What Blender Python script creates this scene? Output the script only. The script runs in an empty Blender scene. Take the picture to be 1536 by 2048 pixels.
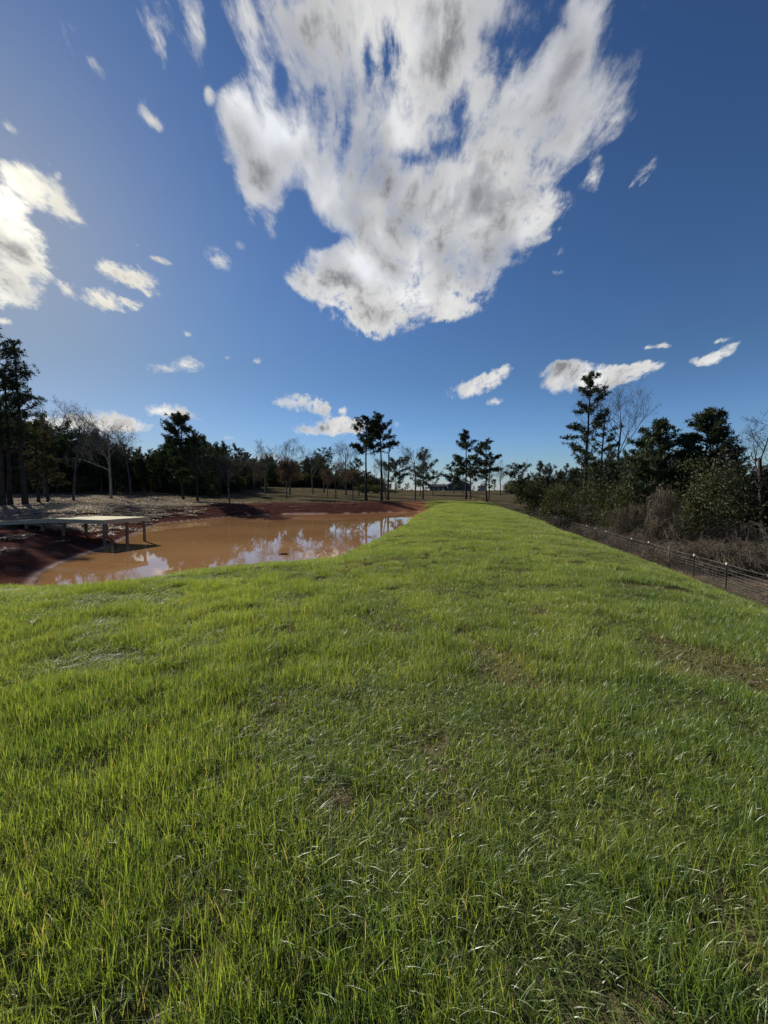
import bpy, math, random
import numpy as np
from mathutils import Vector, Matrix, Euler
R = math.radians
random.seed(7); rng = np.random.default_rng(7)
sc = bpy.context.scene
COL = sc.collection

# ---------------------------------------------------------------- camera
EYE = 1.6
FPX, CX, CY, HOR = 769.0, 768.0, 1024.0, 985.0        # focal length and frame in photograph pixels
PITCH = math.atan((CY-HOR)/FPX)
cam = bpy.data.objects.new("camera", bpy.data.cameras.new("camera")); COL.objects.link(cam)
cam.location = (0, 0, EYE)
cam.rotation_euler = (R(90)-PITCH, 0, 0)
cam.data.sensor_fit = 'VERTICAL'; cam.data.sensor_height = 36.0
cam.data.lens = 36.0*FPX/2048.0
cam.data.clip_start = 0.05; cam.data.clip_end = 8000
sc.camera = cam

def ray(x, y):
    "world direction seen at a photograph pixel"
    a = (x-CX)/FPX; b = (CY-y)/FPX
    cp, sp = math.cos(PITCH), math.sin(PITCH)
    return Vector((a, cp+b*sp, -sp+b*cp))

# ---------------------------------------------------------------- world, sun, exposure
SUN_EL, SUN_AZ = R(26.5), R(-45.5)                       # azimuth from +Y, positive to +X
SUN = Vector((math.cos(SUN_EL)*math.sin(SUN_AZ), math.cos(SUN_EL)*math.cos(SUN_AZ), math.sin(SUN_EL)))
sl = bpy.data.lights.new("sun", 'SUN'); sl.energy = 5.0; sl.angle = R(0.53); sl.color = (1.0, .95, .86)
so = bpy.data.objects.new("sun", sl); COL.objects.link(so)
so.rotation_euler = (-SUN).to_track_quat('-Z', 'Y').to_euler()
sc.view_settings.view_transform = 'Standard'; sc.view_settings.look = 'None'
sc.view_settings.exposure = 0.5; sc.view_settings.gamma = 1.0

class NT:
    "small helper to write node trees as expressions"
    def __init__(s, tree): s.t = tree; s.n = tree.nodes; s.l = tree.links
    def new(s, typ, **kw):
        n = s.n.new(typ)
        for k, v in kw.items(): setattr(n, k, v)
        return n
    def put(s, sock, v):
        if v is None: return
        if isinstance(v, bpy.types.NodeSocket): s.l.new(v, sock)
        else:
            if isinstance(v, (tuple, list)) and len(v) == 3 and sock.type == 'RGBA': v = (*v, 1)
            sock.default_value = v
    def m(s, op, a, b=None, c=None, clamp=False):
        n = s.new('ShaderNodeMath', operation=op); n.use_clamp = clamp
        s.put(n.inputs[0], a); s.put(n.inputs[1], b)
        if c is not None: s.put(n.inputs[2], c)
        return n.outputs[0]
    def vm(s, op, a, b=None, scale=None):
        n = s.new('ShaderNodeVectorMath', operation=op)
        s.put(n.inputs[0], a); s.put(n.inputs[1], b)
        if scale is not None: s.put(n.inputs['Scale'], scale)
        return n.outputs['Value'] if op in ('DOT_PRODUCT', 'LENGTH', 'DISTANCE') else n.outputs[0]
    def noise(s, v, scale, detail=4, rough=.55, dist=0, out=0, typ='FBM'):
        n = s.new('ShaderNodeTexNoise'); n.noise_dimensions = '3D'
        s.put(n.inputs['Vector'], v); s.put(n.inputs['Scale'], scale); s.put(n.inputs['Detail'], detail)
        s.put(n.inputs['Roughness'], rough); s.put(n.inputs['Distortion'], dist)
        return n.outputs[out]
    def mr(s, v, a, b, c=0., d=1., smooth=True):
        n = s.new('ShaderNodeMapRange'); n.interpolation_type = 'SMOOTHSTEP' if smooth else 'LINEAR'
        s.put(n.inputs[0], v)
        for i, q in enumerate((a, b, c, d)): s.put(n.inputs[i+1], q)
        return n.outputs[0]
    def mix(s, f, a, b, mode='MIX'):
        n = s.new('ShaderNodeMix', data_type='RGBA'); n.blend_type = mode
        s.put(n.inputs[0], f); s.put(n.inputs[6], a); s.put(n.inputs[7], b)
        return n.outputs[2]

w = bpy.data.worlds.new("World"); sc.world = w; w.use_nodes = True
w.node_tree.nodes.clear()
W = NT(w.node_tree)
sky = W.new('ShaderNodeTexSky', sky_type='NISHITA'); sky.sun_disc = False
sky.sun_elevation = SUN_EL; sky.sun_rotation = SUN_AZ
sky.altitude = 300; sky.air_density = 1.0; sky.dust_density = 0.3; sky.ozone_density = 1.6
D = W.vm('NORMALIZE', W.new('ShaderNodeTexCoord').outputs['Generated'])
sep = W.new('ShaderNodeSeparateXYZ'); W.put(sep.inputs[0], D); dz = sep.outputs[2]
# cloud banks: soft ellipses on the celestial sphere (x, y, rx, ry, tilt deg, weight), broken up by noise
BLOBS = [
 (290,20,60,50,50,.7),(318,85,32,62,20,.6),(385,35,48,80,10,.7),(420,0,60,40,0,.5),
 (500,20,70,60,0,.7),(520,90,60,70,25,.7),(600,60,110,100,10,.8),(700,50,120,100,0,.8),(640,130,70,80,10,.7),
 (830,50,130,110,0,.8),(960,50,110,110,0,.8),(840,150,90,70,0,.75),(1000,10,120,50,0,.7),(930,140,60,60,0,.6),(745,190,80,60,0,.6),
 (1170,40,50,100,14,1.0),(1140,130,75,85,30,1.0),(1200,190,70,60,-30,.8),(1080,220,110,75,-35,1.1),(1150,270,100,55,-35,.95),(1240,200,42,60,-10,.6),(1010,300,90,60,-30,1.0),(970,250,50,70,20,.8),
 (850,210,60,85,0,.8),(905,270,50,40,-20,.45),(930,215,30,50,20,.3),(960,170,65,60,0,.75),(905,335,60,38,0,.8),(1010,205,55,50,0,.75),(790,330,60,60,0,.7),(960,330,50,50,0,.6),
 (490,210,52,50,40,.9),(530,270,85,80,30,1.05),(560,340,88,70,20,1.1),(520,380,55,42,0,.9),(600,300,70,60,0,.9),(640,240,70,80,0,.8),
 (700,300,75,80,0,.9),(760,270,70,60,-20,.85),(830,250,55,55,0,.7),(660,400,50,60,0,.9),(730,400,90,70,0,1.0),
 (860,390,120,60,0,1.0),(840,450,140,70,0,1.1),(960,400,110,60,-15,1.05),(1060,400,80,50,-20,1.0),(1090,430,55,45,-25,.9),(1000,460,80,50,-30,.9),
 (760,500,120,55,0,1.0),(680,520,60,42,0,.9),(640,560,55,38,25,.95),(600,562,28,20,20,.7),(720,580,95,60,10,1.15),(800,600,95,55,0,1.15),(765,645,65,30,0,1.05),
 (870,560,80,55,-15,1.0),(930,570,60,50,-20,.95),(960,520,65,45,-30,.9),(885,620,36,24,0,.8),(1040,480,60,34,-30,.8),
 (655,500,42,14,-25,.5),(540,440,18,32,0,.6),(500,435,12,24,0,.4),(568,462,9,14,0,.4),(455,318,14,14,0,.4),(418,192,12,16,30,.5),
 (1187,355,34,26,-40,.6),(1290,345,16,40,22,.45),(1262,378,18,22,30,.3),(1282,110,18,48,20,.4),(1286,10,12,36,30,.35),
 (15,385,55,48,0,.8),(45,355,42,26,20,.75),(95,385,58,32,25,.75),(130,430,46,16,30,.5),(20,460,55,60,0,.95),(5,540,75,60,0,1.0),(45,500,45,40,0,.75),(30,590,70,28,0,.95),(100,545,24,20,0,.6),(72,610,30,10,0,.5),(-60,480,90,120,0,.9),
 (185,588,42,26,15,.95),(215,605,48,22,5,.95),(232,545,44,20,25,.9),(275,560,45,26,30,.95),(268,608,20,12,0,.7),(133,582,20,17,0,.65),(142,556,12,12,0,.35),
 (438,522,28,20,30,.75),(478,491,12,10,0,.4),(285,215,20,30,30,.5),(300,240,30,16,30,.7),(150,62,28,26,-20,.4),(138,95,14,40,15,.35),(200,138,30,13,40,.6),(182,120,14,12,0,.35),(14,250,26,12,35,.6),(98,327,12,8,0,.4),(118,348,10,9,0,.4),
 (322,736,26,12,15,.95),(372,730,34,15,-8,1.05),(375,716,20,9,0,.7),(325,820,40,13,-4,1.0),(360,830,38,10,14,.9),(210,845,60,22,3,1.1),(260,850,40,14,8,1.0),(130,848,45,22,0,1.0),(70,848,40,18,0,.6),
 (600,806,46,17,4,1.05),(640,822,26,11,10,.9),(570,806,20,9,0,.7),(665,854,62,17,-3,1.15),(640,862,40,9,0,.9),(700,848,34,14,0,1.0),(685,820,10,10,0,.5),(372,668,14,7,25,.7),(5,642,26,7,8,.8),
 (1120,752,50,24,0,1.15),(1150,770,60,20,0,1.2),(1190,755,50,24,0,1.0),(1240,748,45,16,-8,.9),(1285,735,38,12,-20,.85),(1140,730,40,12,0,.8),
 (925,782,36,14,-12,.9),(955,768,40,18,-14,.95),(985,755,32,14,-20,.85),(1012,737,14,9,-20,.5),(990,802,18,8,-15,.6),
 (1408,722,30,9,-6,.7),(1440,708,34,8,-28,.65),(1468,690,26,6,-30,.6),(1448,680,22,5,-25,.45),(1305,694,40,5,-4,.5),(1330,690,14,7,0,.5),(468,876,22,5,0,.6),(322,521,24,6,18,.5),
 (515,722,8,7,0,.4),(525,916,34,9,0,.6),(1116,508,10,14,30,.4),(1110,545,20,6,0,.3),(1290,548,18,4,-25,.25),(795,848,10,7,0,.4),(272,490,9,9,0,.35),(450,715,10,5,0,.3),
]
GAPS = [(925,215,10,34,18,.12),(885,290,26,12,-30,.22),(1075,85,18,52,38,.5),(1115,40,30,30,30,.4),(735,110,13,60,5,.40),(775,85,12,50,0,.3),(560,165,14,42,20,.45),(605,425,26,34,10,.8),(612,470,40,18,0,.6),
 (440,110,28,62,8,.7),(355,130,16,40,10,.5),(1150,352,34,14,-40,.6),(820,205,14,40,0,.3),(640,330,8,40,10,.3),(700,230,10,40,10,.3),(1000,170,14,50,20,.4),(980,440,40,12,-40,.35),(830,315,40,14,10,.35),(880,90,10,50,0,.3),
 (240,580,12,14,-35,.45),(72,440,26,12,30,.45),(1225,300,20,14,0,.3),(670,480,40,12,-20,.4)]
def blob_node(x, y, rx, ry, tilt, wt):
    c = ray(x, y).normalized(); t = R(tilt*(.5 if y > 640 else 1.0))
    a = ray(x+math.cos(t)*rx, y+math.sin(t)*rx).normalized()-c
    b = ray(x-math.sin(t)*ry, y+math.cos(t)*ry).normalized()-c
    la, lb = a.length, b.length
    X = (a-c*a.dot(c)).normalized(); Y = c.cross(X)
    M = Matrix((X, Y, c)).transposed()
    n = W.new('ShaderNodeMapping', vector_type='TEXTURE')
    W.l.new(D, n.inputs[0]); n.inputs[1].default_value = c; n.inputs[2].default_value = M.to_euler()
    n.inputs[3].default_value = (la*1.38, lb*1.38, max(la, lb)*1.38)
    g = W.new('ShaderNodeTexGradient', gradient_type='SPHERICAL'); W.l.new(n.outputs[0], g.inputs[0])
    return W.m('MULTIPLY', g.outputs['Fac'], wt*(1.35 if y > 640 else 1.0))
acc = None
for bl in BLOBS:
    o = blob_node(*bl)
    acc = o if acc is None else W.m('ADD', acc, o)
acc = W.m('DIVIDE', W.m('MULTIPLY', acc, 1.15), W.m('ADD', 1.0, W.m('MULTIPLY', acc, .55)))
for bl in GAPS: acc = W.m('SUBTRACT', acc, blob_node(*bl))
# other clouds behind the viewer
den = W.m('ADD', W.m('SMOOTH_MAX', dz, .30, .25), .30)
N = W.vm('DIVIDE', D, None); W.l.new(W.new('ShaderNodeCombineXYZ').outputs[0], N.node.inputs[1])
cx = N.node.inputs[1].links[0].from_node
for i in range(3): W.l.new(den, cx.inputs[i])
behind = W.m('MULTIPLY', W.mr(sep.outputs[1], .05, -.35), W.mr(W.noise(N, 1.1, 3), .5, .7, 0, .9))
acc = W.m('ADD', acc, W.m('MULTIPLY', behind, W.mr(dz, 0.02, .2)))
Ns = W.vm('MULTIPLY', N, (1.12, .80, 1.0))
wob = W.noise(Ns, 3.0, 3, .5, out=1)
Nw = W.vm('ADD', Ns, W.vm('SCALE', W.vm('SUBTRACT', wob, (.5, .5, .5)), scale=.13))
CLOUD, SKYK, SKYT = 7.3, .30, W.mix(W.mr(dz, .02, .30), W.mix(W.mr(dz, -.02, .08), (.95, 1.25, 2.5), (1.18, 1.32, 1.72)), (.93, 1.0, 1.02))
f1 = W.noise(Nw, 7.5, 11, .62)
DLT = Vector((-.06, .04, .0))
f2 = W.noise(W.vm('ADD', Nw, tuple(DLT)), 5.5, 2.5, .5)
f3 = W.noise(Nw, 5.5, 2.5, .5)
ft = W.noise(W.vm('MULTIPLY', Nw, (1.2, .95, 1.1)), 30.0, 6, .66)
fs = W.noise(W.vm('MULTIPLY', Nw, (3.0, .75, 1.0)), 6.0, 6, .62)
dens = W.m('ADD', W.m('MULTIPLY', acc, 1.55), W.m('MULTIPLY', W.m('SUBTRACT', f1, .5), 3.2))
dens = W.m('ADD', dens, W.m('MULTIPLY', W.m('SUBTRACT', ft, .5), W.mr(dz, .2, .62, 2.9, 1.4)))
dens = W.m('ADD', dens, W.m('MULTIPLY', W.m('SUBTRACT', fs, .5), W.mr(dz, .45, .75, .0, 2.4)))
dens = W.m('SUBTRACT', dens, W.mr(dz, .5, .8, .36, .42))
gate = W.mr(acc, .0, .26)
soft = W.mr(W.noise(N, 2.0, 2, .5), .35, .65, .70, 1.55)
alpha = W.m('MULTIPLY', W.mr(dens, -.06, soft), gate)
alpha = W.m('MULTIPLY', alpha, W.mr(dz, .0, .03))
thick = W.mr(dens, .35, 1.9)
relief = W.m('MULTIPLY', W.m('MULTIPLY', W.m('SUBTRACT', f2, f3), 2.3), W.m('ADD', .25, thick))
grey = W.noise(W.vm('ADD', N, (5.3, 2.2, 0)), 2.3, 3, .5)
belly = W.m('MULTIPLY', thick, W.mr(grey, .36, .64, .15, .85))
lum = W.m('SUBTRACT', W.m('SUBTRACT', 1.04, W.m('MULTIPLY', belly, .50)), relief)
lum = W.m('SUBTRACT', lum, W.m('MULTIPLY', W.m('SUBTRACT', ft, .5), .16))
lum = W.m('MINIMUM', W.m('MAXIMUM', lum, .36), 1.25)
sd = W.m('MAXIMUM', W.vm('DOT_PRODUCT', D, tuple(SUN)), 0)
lum = W.m('MULTIPLY', lum, W.m('ADD', W.m('ADD', .70, W.m('MULTIPLY', W.m('POWER', sd, 8), .12)), W.m('MULTIPLY', W.m('POWER', sd, 120), .35)))
warm = W.m('POWER', sd, 14)
ccol = W.mix(belly, W.mix(warm, (1.0, .99, .965), (1.0, .95, .80)), (.84, .88, .98))
CL = W.vm('SCALE', ccol, scale=W.m('MULTIPLY', lum, CLOUD))
# the sky itself: the physical sky, its bright aureole compressed as a phone exposure does
gm_ = W.new('ShaderNodeGamma'); gm_.inputs[1].default_value = 1.6
W.l.new(W.vm('SCALE', sky.outputs[0], scale=1/4.3), gm_.inputs[0])
skg = W.vm('SCALE', gm_.outputs[0], scale=4.3)
sl_ = W.vm('DOT_PRODUCT', skg, (.25, .6, .15))
comp = W.m('DIVIDE', 1.0, W.m('ADD', 1.0, W.m('MULTIPLY', sl_, SKYK)))
skyc = W.mix(1.0, W.vm('SCALE', skg, scale=comp), SKYT, 'MULTIPLY')
col = W.mix(alpha, skyc, CL)
bg = W.new('ShaderNodeBackground'); W.put(bg.inputs[0], col); bg.inputs[1].default_value = 0.10
ow = W.new('ShaderNodeOutputWorld'); W.l.new(bg.outputs[0], ow.inputs[0])

# ---------------------------------------------------------------- helpers
def link(o, parent=None):
    COL.objects.link(o)
    if parent is not None: o.parent = parent
    return o
def tag(o, label=None, cat=None, group=None, kind=None):
    if label: o['label'] = label
    if cat: o['category'] = cat
    if group: o['group'] = group
    if kind: o['kind'] = kind
    return o
def empty(name, loc, rz=0, sc_=1.0):
    o = bpy.data.objects.new(name, None); COL.objects.link(o)
    o.location = loc; o.rotation_euler = (0, 0, rz); o.scale = (sc_,)*3; o.empty_display_size = .2
    return o
class MB:
    "mesh builder: collects numpy vertex and face blocks"
    def __init__(s): s.v = []; s.q = []; s.t = []; s.n = 0; s.a = []
    def add(s, v, quads=None, tris=None, attr=None):
        v = np.asarray(v, float).reshape(-1, 3)
        s.v.append(v)
        if quads is not None and len(quads): s.q.append(np.asarray(quads, int).reshape(-1, 4)+s.n)
        if tris is not None and len(tris): s.t.append(np.asarray(tris, int).reshape(-1, 3)+s.n)
        s.a.append(np.zeros(len(v)) if attr is None else np.broadcast_to(attr, (len(v),)))
        s.n += len(v)
    def box(s, x0, x1, y0, y1, z0, z1, M=None):
        v = np.array([[x, y, z] for z in (z0, z1) for y in (y0, y1) for x in (x0, x1)], float)
        if M is not None: v = np.array([M @ Vector(p) for p in v])
        s.add(v, [[0,2,3,1],[4,5,7,6],[0,1,5,4],[2,6,7,3],[0,4,6,2],[1,3,7,5]])
    def tube(s, pts, rad, k=5, cap=True, attr=None):
        pts = np.asarray(pts, float); n = len(pts); rad = np.broadcast_to(rad, (n,))
        d = np.gradient(pts, axis=0); d /= np.linalg.norm(d, axis=1)[:, None]+1e-9
        ref = np.array([0, 0, 1.]) if abs(d[0][2]) < .9 else np.array([1., 0, 0])
        u = np.cross(d, ref); u /= np.linalg.norm(u, axis=1)[:, None]+1e-9
        v = np.cross(d, u)
        a = np.arange(k)*2*math.pi/k
        ring = pts[:, None]+rad[:, None, None]*(np.cos(a)[None, :, None]*u[:, None]+np.sin(a)[None, :, None]*v[:, None])
        i = np.arange(n-1)[:, None]*k; j = np.arange(k)[None]; j2 = (j+1) % k
        q = np.stack([i+j, i+j2, i+k+j2, i+k+j], -1).reshape(-1, 4)
        t = None
        if cap:
            t = [[(n-1)*k+a_, (n-1)*k+a_+1, (n-1)*k+k-1] for a_ in range(k-2)]+[[0, k-1, a_] for a_ in range(1, k-1)]
        s.add(ring.reshape(-1, 3), q, t, attr)
    def mesh(s, name, mat, smooth=True, attrname=None):
        v = np.concatenate(s.v) if s.v else np.zeros((0, 3))
        q = np.concatenate(s.q) if s.q else np.zeros((0, 4), int)
        t = np.concatenate(s.t) if s.t else np.zeros((0, 3), int)
        me = bpy.data.meshes.new(name)
        me.vertices.add(len(v)); me.vertices.foreach_set('co', v.astype(np.float32).ravel())
        nl = q.size+t.size; me.loops.add(nl)
        me.loops.foreach_set('vertex_index', np.concatenate([q.ravel(), t.ravel()]).astype(np.int32))
        nf = len(q)+len(t); me.polygons.add(nf)
        tot = np.concatenate([np.full(len(q), 4), np.full(len(t), 3)])
        st = np.concatenate([[0], np.cumsum(tot)[:-1]]) if nf else np.zeros(0)
        me.polygons.foreach_set('loop_start', st.astype(np.int32))
        me.polygons.foreach_set('use_smooth', np.full(nf, smooth))
        if attrname:
            at = me.attributes.new(attrname, 'FLOAT', 'POINT'); at.data.foreach_set('value', np.concatenate(s.a).astype(np.float32))
        me.update(); me.validate()
        if mat: me.materials.append(mat)
        return me
    def build(s, name, mat, parent=None, smooth=True, attrname=None):
        return link(bpy.data.objects.new(name, s.mesh(name, mat, smooth, attrname)), parent)

def hashn(ix, iy, seed):
    h = (ix*374761393+iy*668265263+seed*1442695041) & 0xFFFFFFFF
    h = ((h ^ (h >> 13))*1274126177) & 0xFFFFFFFF
    return ((h ^ (h >> 16)) & 0xFFFF)/65535.0
def vnoise(x, y, seed=0):
    xi = np.floor(x).astype(np.int64); yi = np.floor(y).astype(np.int64); fx = x-xi; fy = y-yi
    fx = fx*fx*(3-2*fx); fy = fy*fy*(3-2*fy)
    a = hashn(xi, yi, seed); b = hashn(xi+1, yi, seed); c = hashn(xi, yi+1, seed); d = hashn(xi+1, yi+1, seed)
    return (a*(1-fx)+b*fx)*(1-fy)+(c*(1-fx)+d*fx)*fy
def fbm(x, y, o=4, seed=0):
    r = 0; a = .5; t = 0
    for i in range(o):
        r = r+a*vnoise(x, y, seed+i*17); t += a; a *= .5; x = x*2.03+5.1; y = y*2.03+1.7
    return r/t
def sst(a, b, x):
    t = np.clip((x-a)/(b-a), 0, 1); return t*t*(3-2*t)

# ---------------------------------------------------------------- terrain shape
WATER = -1.4
POND = np.array([(-12.6,14.0),(-13.6,16.1),(-14.3,18.2),(-15.0,20.6),(-15.7,22.4),(-16.6,24.5),(-18.3,28.6),(-20.8,34.5),(-21.6,38),(-20.6,41.5),
 (-19.4,46),(-17.4,50.5),(-13.4,53),(-8.2,54),(-3,56),(.6,58.6),(4.6,60),(6.2,58.5),(5.6,54),(4.3,46),(2.7,38),(1.1,30),(-.9,20),(-1.9,15.5),
 (-3.4,12.6),(-6.4,11.5),(-9.2,11.5),(-11.4,12.4)])
def pond_sd(x, y):
    d2 = np.full(x.shape, 1e9); ins = np.zeros(x.shape, bool); n = len(POND)
    for i in range(n):
        a = POND[i]; b = POND[(i+1) % n]; e = b-a
        t = np.clip(((x-a[0])*e[0]+(y-a[1])*e[1])/(e@e), 0, 1)
        d2 = np.minimum(d2, (x-a[0]-t*e[0])**2+(y-a[1]-t*e[1])**2)
        c = ((a[1] > y) != (b[1] > y)) & (x < (b[0]-a[0])*(y-a[1])/(b[1]-a[1]+1e-12)+a[0])
        ins ^= c
    return np.where(ins, -1, 1)*np.sqrt(d2)
def lowg(y): return -3.2+3.2*sst(46, 112, y)
def terrain(x, y, fine=True):
    x = np.asarray(x, float); y = np.asarray(y, float)
    c = x-.2*y
    wv = .75
    r = -.41*wv*np.logaddexp(0, (c-4.2)/wv)
    L = lowg(y)-.10+.3*sst(13, 20, c)
    k = 4.0
    r = np.logaddexp(k*r, k*L)/k
    a = x/np.maximum(y, 8)
    slp = .045+(.0165-.045)*sst(-.28, .12, a)
    st = 40+20*sst(-.75, -.4, a)+8*sst(-.1, .15, a)
    q = np.maximum(y-st, 0); q = q*q/(q+8)
    F = slp*np.minimum(q, 175)
    H = r+F-.45*sst(-14, -19, x)*sst(36, 27, y)*sst(2, 8, y)
    s = pond_sd(x, y)+.35*(fbm(x*.6, y*.6, 3, 5)-.5)
    dam = sst(-9.5, -5.5, c)*sst(60, 52, y)
    near = sst(15, 11.5, y)*sst(-12.5, -8, x)
    sp = .21+.36*dam; sp = sp*(1-near)+(.27+.13*sst(-5.5, -3.0, x))*near
    zb = WATER+np.where(s > 0, sp*s, .35*s)
    zb = np.maximum(zb, WATER-1.2)
    k = 7.0
    zz = -np.logaddexp(-k*H, -k*zb)/k
    if fine:
        g = sst(.1, 1.5, s)
        rough = np.clip(1-grassmask(x, y, zz, c), 0, 1)
        zz = zz+g*(.10*(fbm(x*.45, y*.45, 3, 1)-.5)+.05*(fbm(x*1.7, y*1.7, 2, 2)-.5))
        zz = zz+g*rough*.09*(fbm(x*1.9, y*1.9, 3, 9)-.5)*sst(140, 60, y)
    return zz
def grassmask(x, y, z, c):
    e = (fbm(x*.7, y*.7, 3, 31)-.5)
    g = sst(13.2, 12.5, c+e*.9)*sst(-1.15, -.85, z+e*.35)
    g = g*sst(74, 69, y-(x-12)*.15+e*5)*sst(-13.5, -11.5, x+e*2)
    g = g*sst(-7.2, -5.0, c*np.where(y > 26, 1, 0)-(y <= 26)*0+0*x)*1.0 if False else g
    left = sst(-6.3, -4.6, c+e)            # on the dam itself
    nr = sst(13.2, 10.5, y)                # or on the near shoulder
    return g*np.maximum(left, nr)
def T1(x, y, fine=True): return float(terrain(np.array([x]), np.array([y]), fine)[0])
def hit(px, py, dmax=260):
    "where the ray of a photograph pixel meets the ground"
    v = ray(px, py); d = np.arange(3, dmax, .25)
    X = v.x/v.y*d; Z = EYE+v.z/v.y*d
    g = terrain(X, d, False)
    i = np.nonzero(Z <= g)[0]
    if len(i) == 0: return None
    return float(X[i[0]]), float(d[i[0]])

# ---------------------------------------------------------------- materials
def mat(name):
    m = bpy.data.materials.new(name); m.use_nodes = True; m.node_tree.nodes.clear(); return m, NT(m.node_tree)
def finish(t, sh):
    o = t.new('ShaderNodeOutputMaterial'); t.l.new(sh, o.inputs[0])
def principled(t, col, rough=.9, bump=None, bs=.3, bd=.05, spec=.3, **kw):
    p = t.new('ShaderNodeBsdfPrincipled'); t.put(p.inputs['Base Color'], col); t.put(p.inputs['Roughness'], rough)
    p.inputs['Specular IOR Level'].default_value = spec
    for k, v in kw.items(): t.put(p.inputs[k], v)
    if bump is not None:
        b = t.new('ShaderNodeBump'); b.inputs['Strength'].default_value = bs; b.inputs['Distance'].default_value = bd
        t.put(b.inputs['Height'], bump); t.l.new(b.outputs[0], p.inputs['Normal'])
    return p.outputs[0]
def pos(t): return t.new('ShaderNodeNewGeometry').outputs['Position']
def leafy(name, c1, c2, trans=.35, gloss=.08, rough=.45, scale=1.2, attr=None):
    m, t = mat(name)
    P = pos(t)
    f = t.mr(t.noise(P, scale, 3), .35, .65)
    oi = t.new('ShaderNodeObjectInfo').outputs['Random']
    c = t.mix(f, c1, c2)
    if attr:
        a = t.new('ShaderNodeAttribute'); a.attribute_name = attr[0]
        c = t.mix(a.outputs['Fac'], c, attr[1])
    c = t.mix(1.0, c, t.mix(oi, (.8, .8, .8), (1.2, 1.15, 1.1)), 'MULTIPLY')
    d = t.new('ShaderNodeBsdfDiffuse'); t.put(d.inputs[0], c)
    tr = t.new('ShaderNodeBsdfTranslucent'); t.put(tr.inputs[0], t.mix(1.0, c, (1.25, 1.15, .6), 'MULTIPLY'))
    g = t.new('ShaderNodeBsdfGlossy'); t.put(g.inputs[0], (1, 1, 1)); g.inputs[1].default_value = rough
    a1 = t.new('ShaderNodeMixShader'); a1.inputs[0].default_value = trans; t.l.new(d.outputs[0], a1.inputs[1]); t.l.new(tr.outputs[0], a1.inputs[2])
    a2 = t.new('ShaderNodeMixShader'); a2.inputs[0].default_value = gloss; t.l.new(a1.outputs[0], a2.inputs[1]); t.l.new(g.outputs[0], a2.inputs[2])
    finish(t, a2.outputs[0]); return m
# grass: colour by blade attribute "dry", clump random and broad patches
m_grass, t = mat("grass_blades")
P = pos(t); at = t.new('ShaderNodeAttribute'); at.attribute_name = 'dry'
rnd = t.new('ShaderNodeObjectInfo').outputs['Random']
f = t.mr(t.noise(P, .55, 4), .38, .62)
c = t.mix(f, (.112, .190, .034), (.225, .300, .062))
c = t.mix(t.mr(t.noise(P, 9., 2), .35, .7), c, (.125, .21, .040))
c = t.mix(t.m('MULTIPLY', rnd, .35), c, (.30, .34, .09))
c = t.mix(t.m('MULTIPLY', t.mr(t.noise(P, .22, 5, .65), .48, .68), .55), c, (.25, .27, .085))
c = t.mix(1.0, c, t.mix(t.mr(at.outputs['Fac'], 0, .4, smooth=False), (.50, .55, .55), (1.38, 1.32, 1.45)), 'MULTIPLY')
c = t.mix(t.mr(at.outputs['Fac'], .45, .75), c, (.40, .34, .19))
d_ = t.new('ShaderNodeBsdfDiffuse'); t.put(d_.inputs[0], c)
tr = t.new('ShaderNodeBsdfTranslucent'); t.put(tr.inputs[0], t.mix(1.0, c, (1.7, 1.5, .6), 'MULTIPLY'))
gl = t.new('ShaderNodeBsdfGlossy'); gl.inputs[0].default_value = (1, 1, 1, 1); gl.inputs[1].default_value = .42
a1 = t.new('ShaderNodeMixShader'); a1.inputs[0].default_value = .5; t.l.new(d_.outputs[0], a1.inputs[1]); t.l.new(tr.outputs[0], a1.inputs[2])
a2 = t.new('ShaderNodeMixShader'); a2.inputs[0].default_value = .042; t.l.new(a1.outputs[0], a2.inputs[1]); t.l.new(gl.outputs[0], a2.inputs[2])
finish(t, a2.outputs[0])
m_needle = leafy("pine_needles", (.020, .034, .014), (.040, .058, .022), .22, .025, .55)
m_needle_warm = leafy("pine_needles_warm", (.035, .04, .018), (.065, .06, .026), .3, .02, .6)
m_broad = leafy("evergreen_leaves", (.035, .045, .016), (.075, .078, .028), .3, .018, .6)
m_brown = leafy("dead_leaves", (.05, .034, .028), (.095, .06, .045), .35, .02, .6)
m_litter = leafy("fallen_leaves", (.17, .138, .125), (.38, .31, .28), .35, .04, .5)
m_straw = leafy("dry_weeds", (.22, .165, .125), (.36, .275, .20), .3, .03, .6)
m_vine = leafy("vine_stems", (.085, .066, .052), (.16, .125, .098), .2, .02, .6)
def bark(name, c1, c2, sc_=6):
    m, t = mat(name)
    mp = t.new('ShaderNodeMapping'); t.put(mp.inputs[0], pos(t)); mp.inputs[3].default_value = (1, 1, .25)
    n = t.noise(mp.outputs[0], sc_, 5, .65)
    finish(t, principled(t, t.mix(t.mr(n, .35, .65), c1, c2), .92, n, .6, .04, .2)); return m
m_bark = bark("pine_bark", (.022, .018, .016), (.06, .047, .040))
m_bark_grey = bark("grey_bark", (.045, .040, .037), (.11, .10, .09))
m_bark_pale = bark("pale_bark", (.12, .11, .10), (.26, .24, .22))
m_ground, t = mat("ground")
P = pos(t); wt = t.new('ShaderNodeVertexColor'); wt.layer_name = 'zone'
sp_ = t.new('ShaderNodeSeparateColor'); t.l.new(wt.outputs[0], sp_.inputs[0]); gr, cl_, li = sp_.outputs; rim = wt.outputs[1]
n1 = t.noise(P, 1.3, 6, .65); n2 = t.noise(P, 9, 5, .7); n3 = t.noise(P, .12, 4)
vo = t.new('ShaderNodeTexVoronoi'); t.put(vo.inputs['Vector'], P); vo.inputs['Scale'].default_value = 9; vo.inputs['Randomness'].default_value = 1
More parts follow.
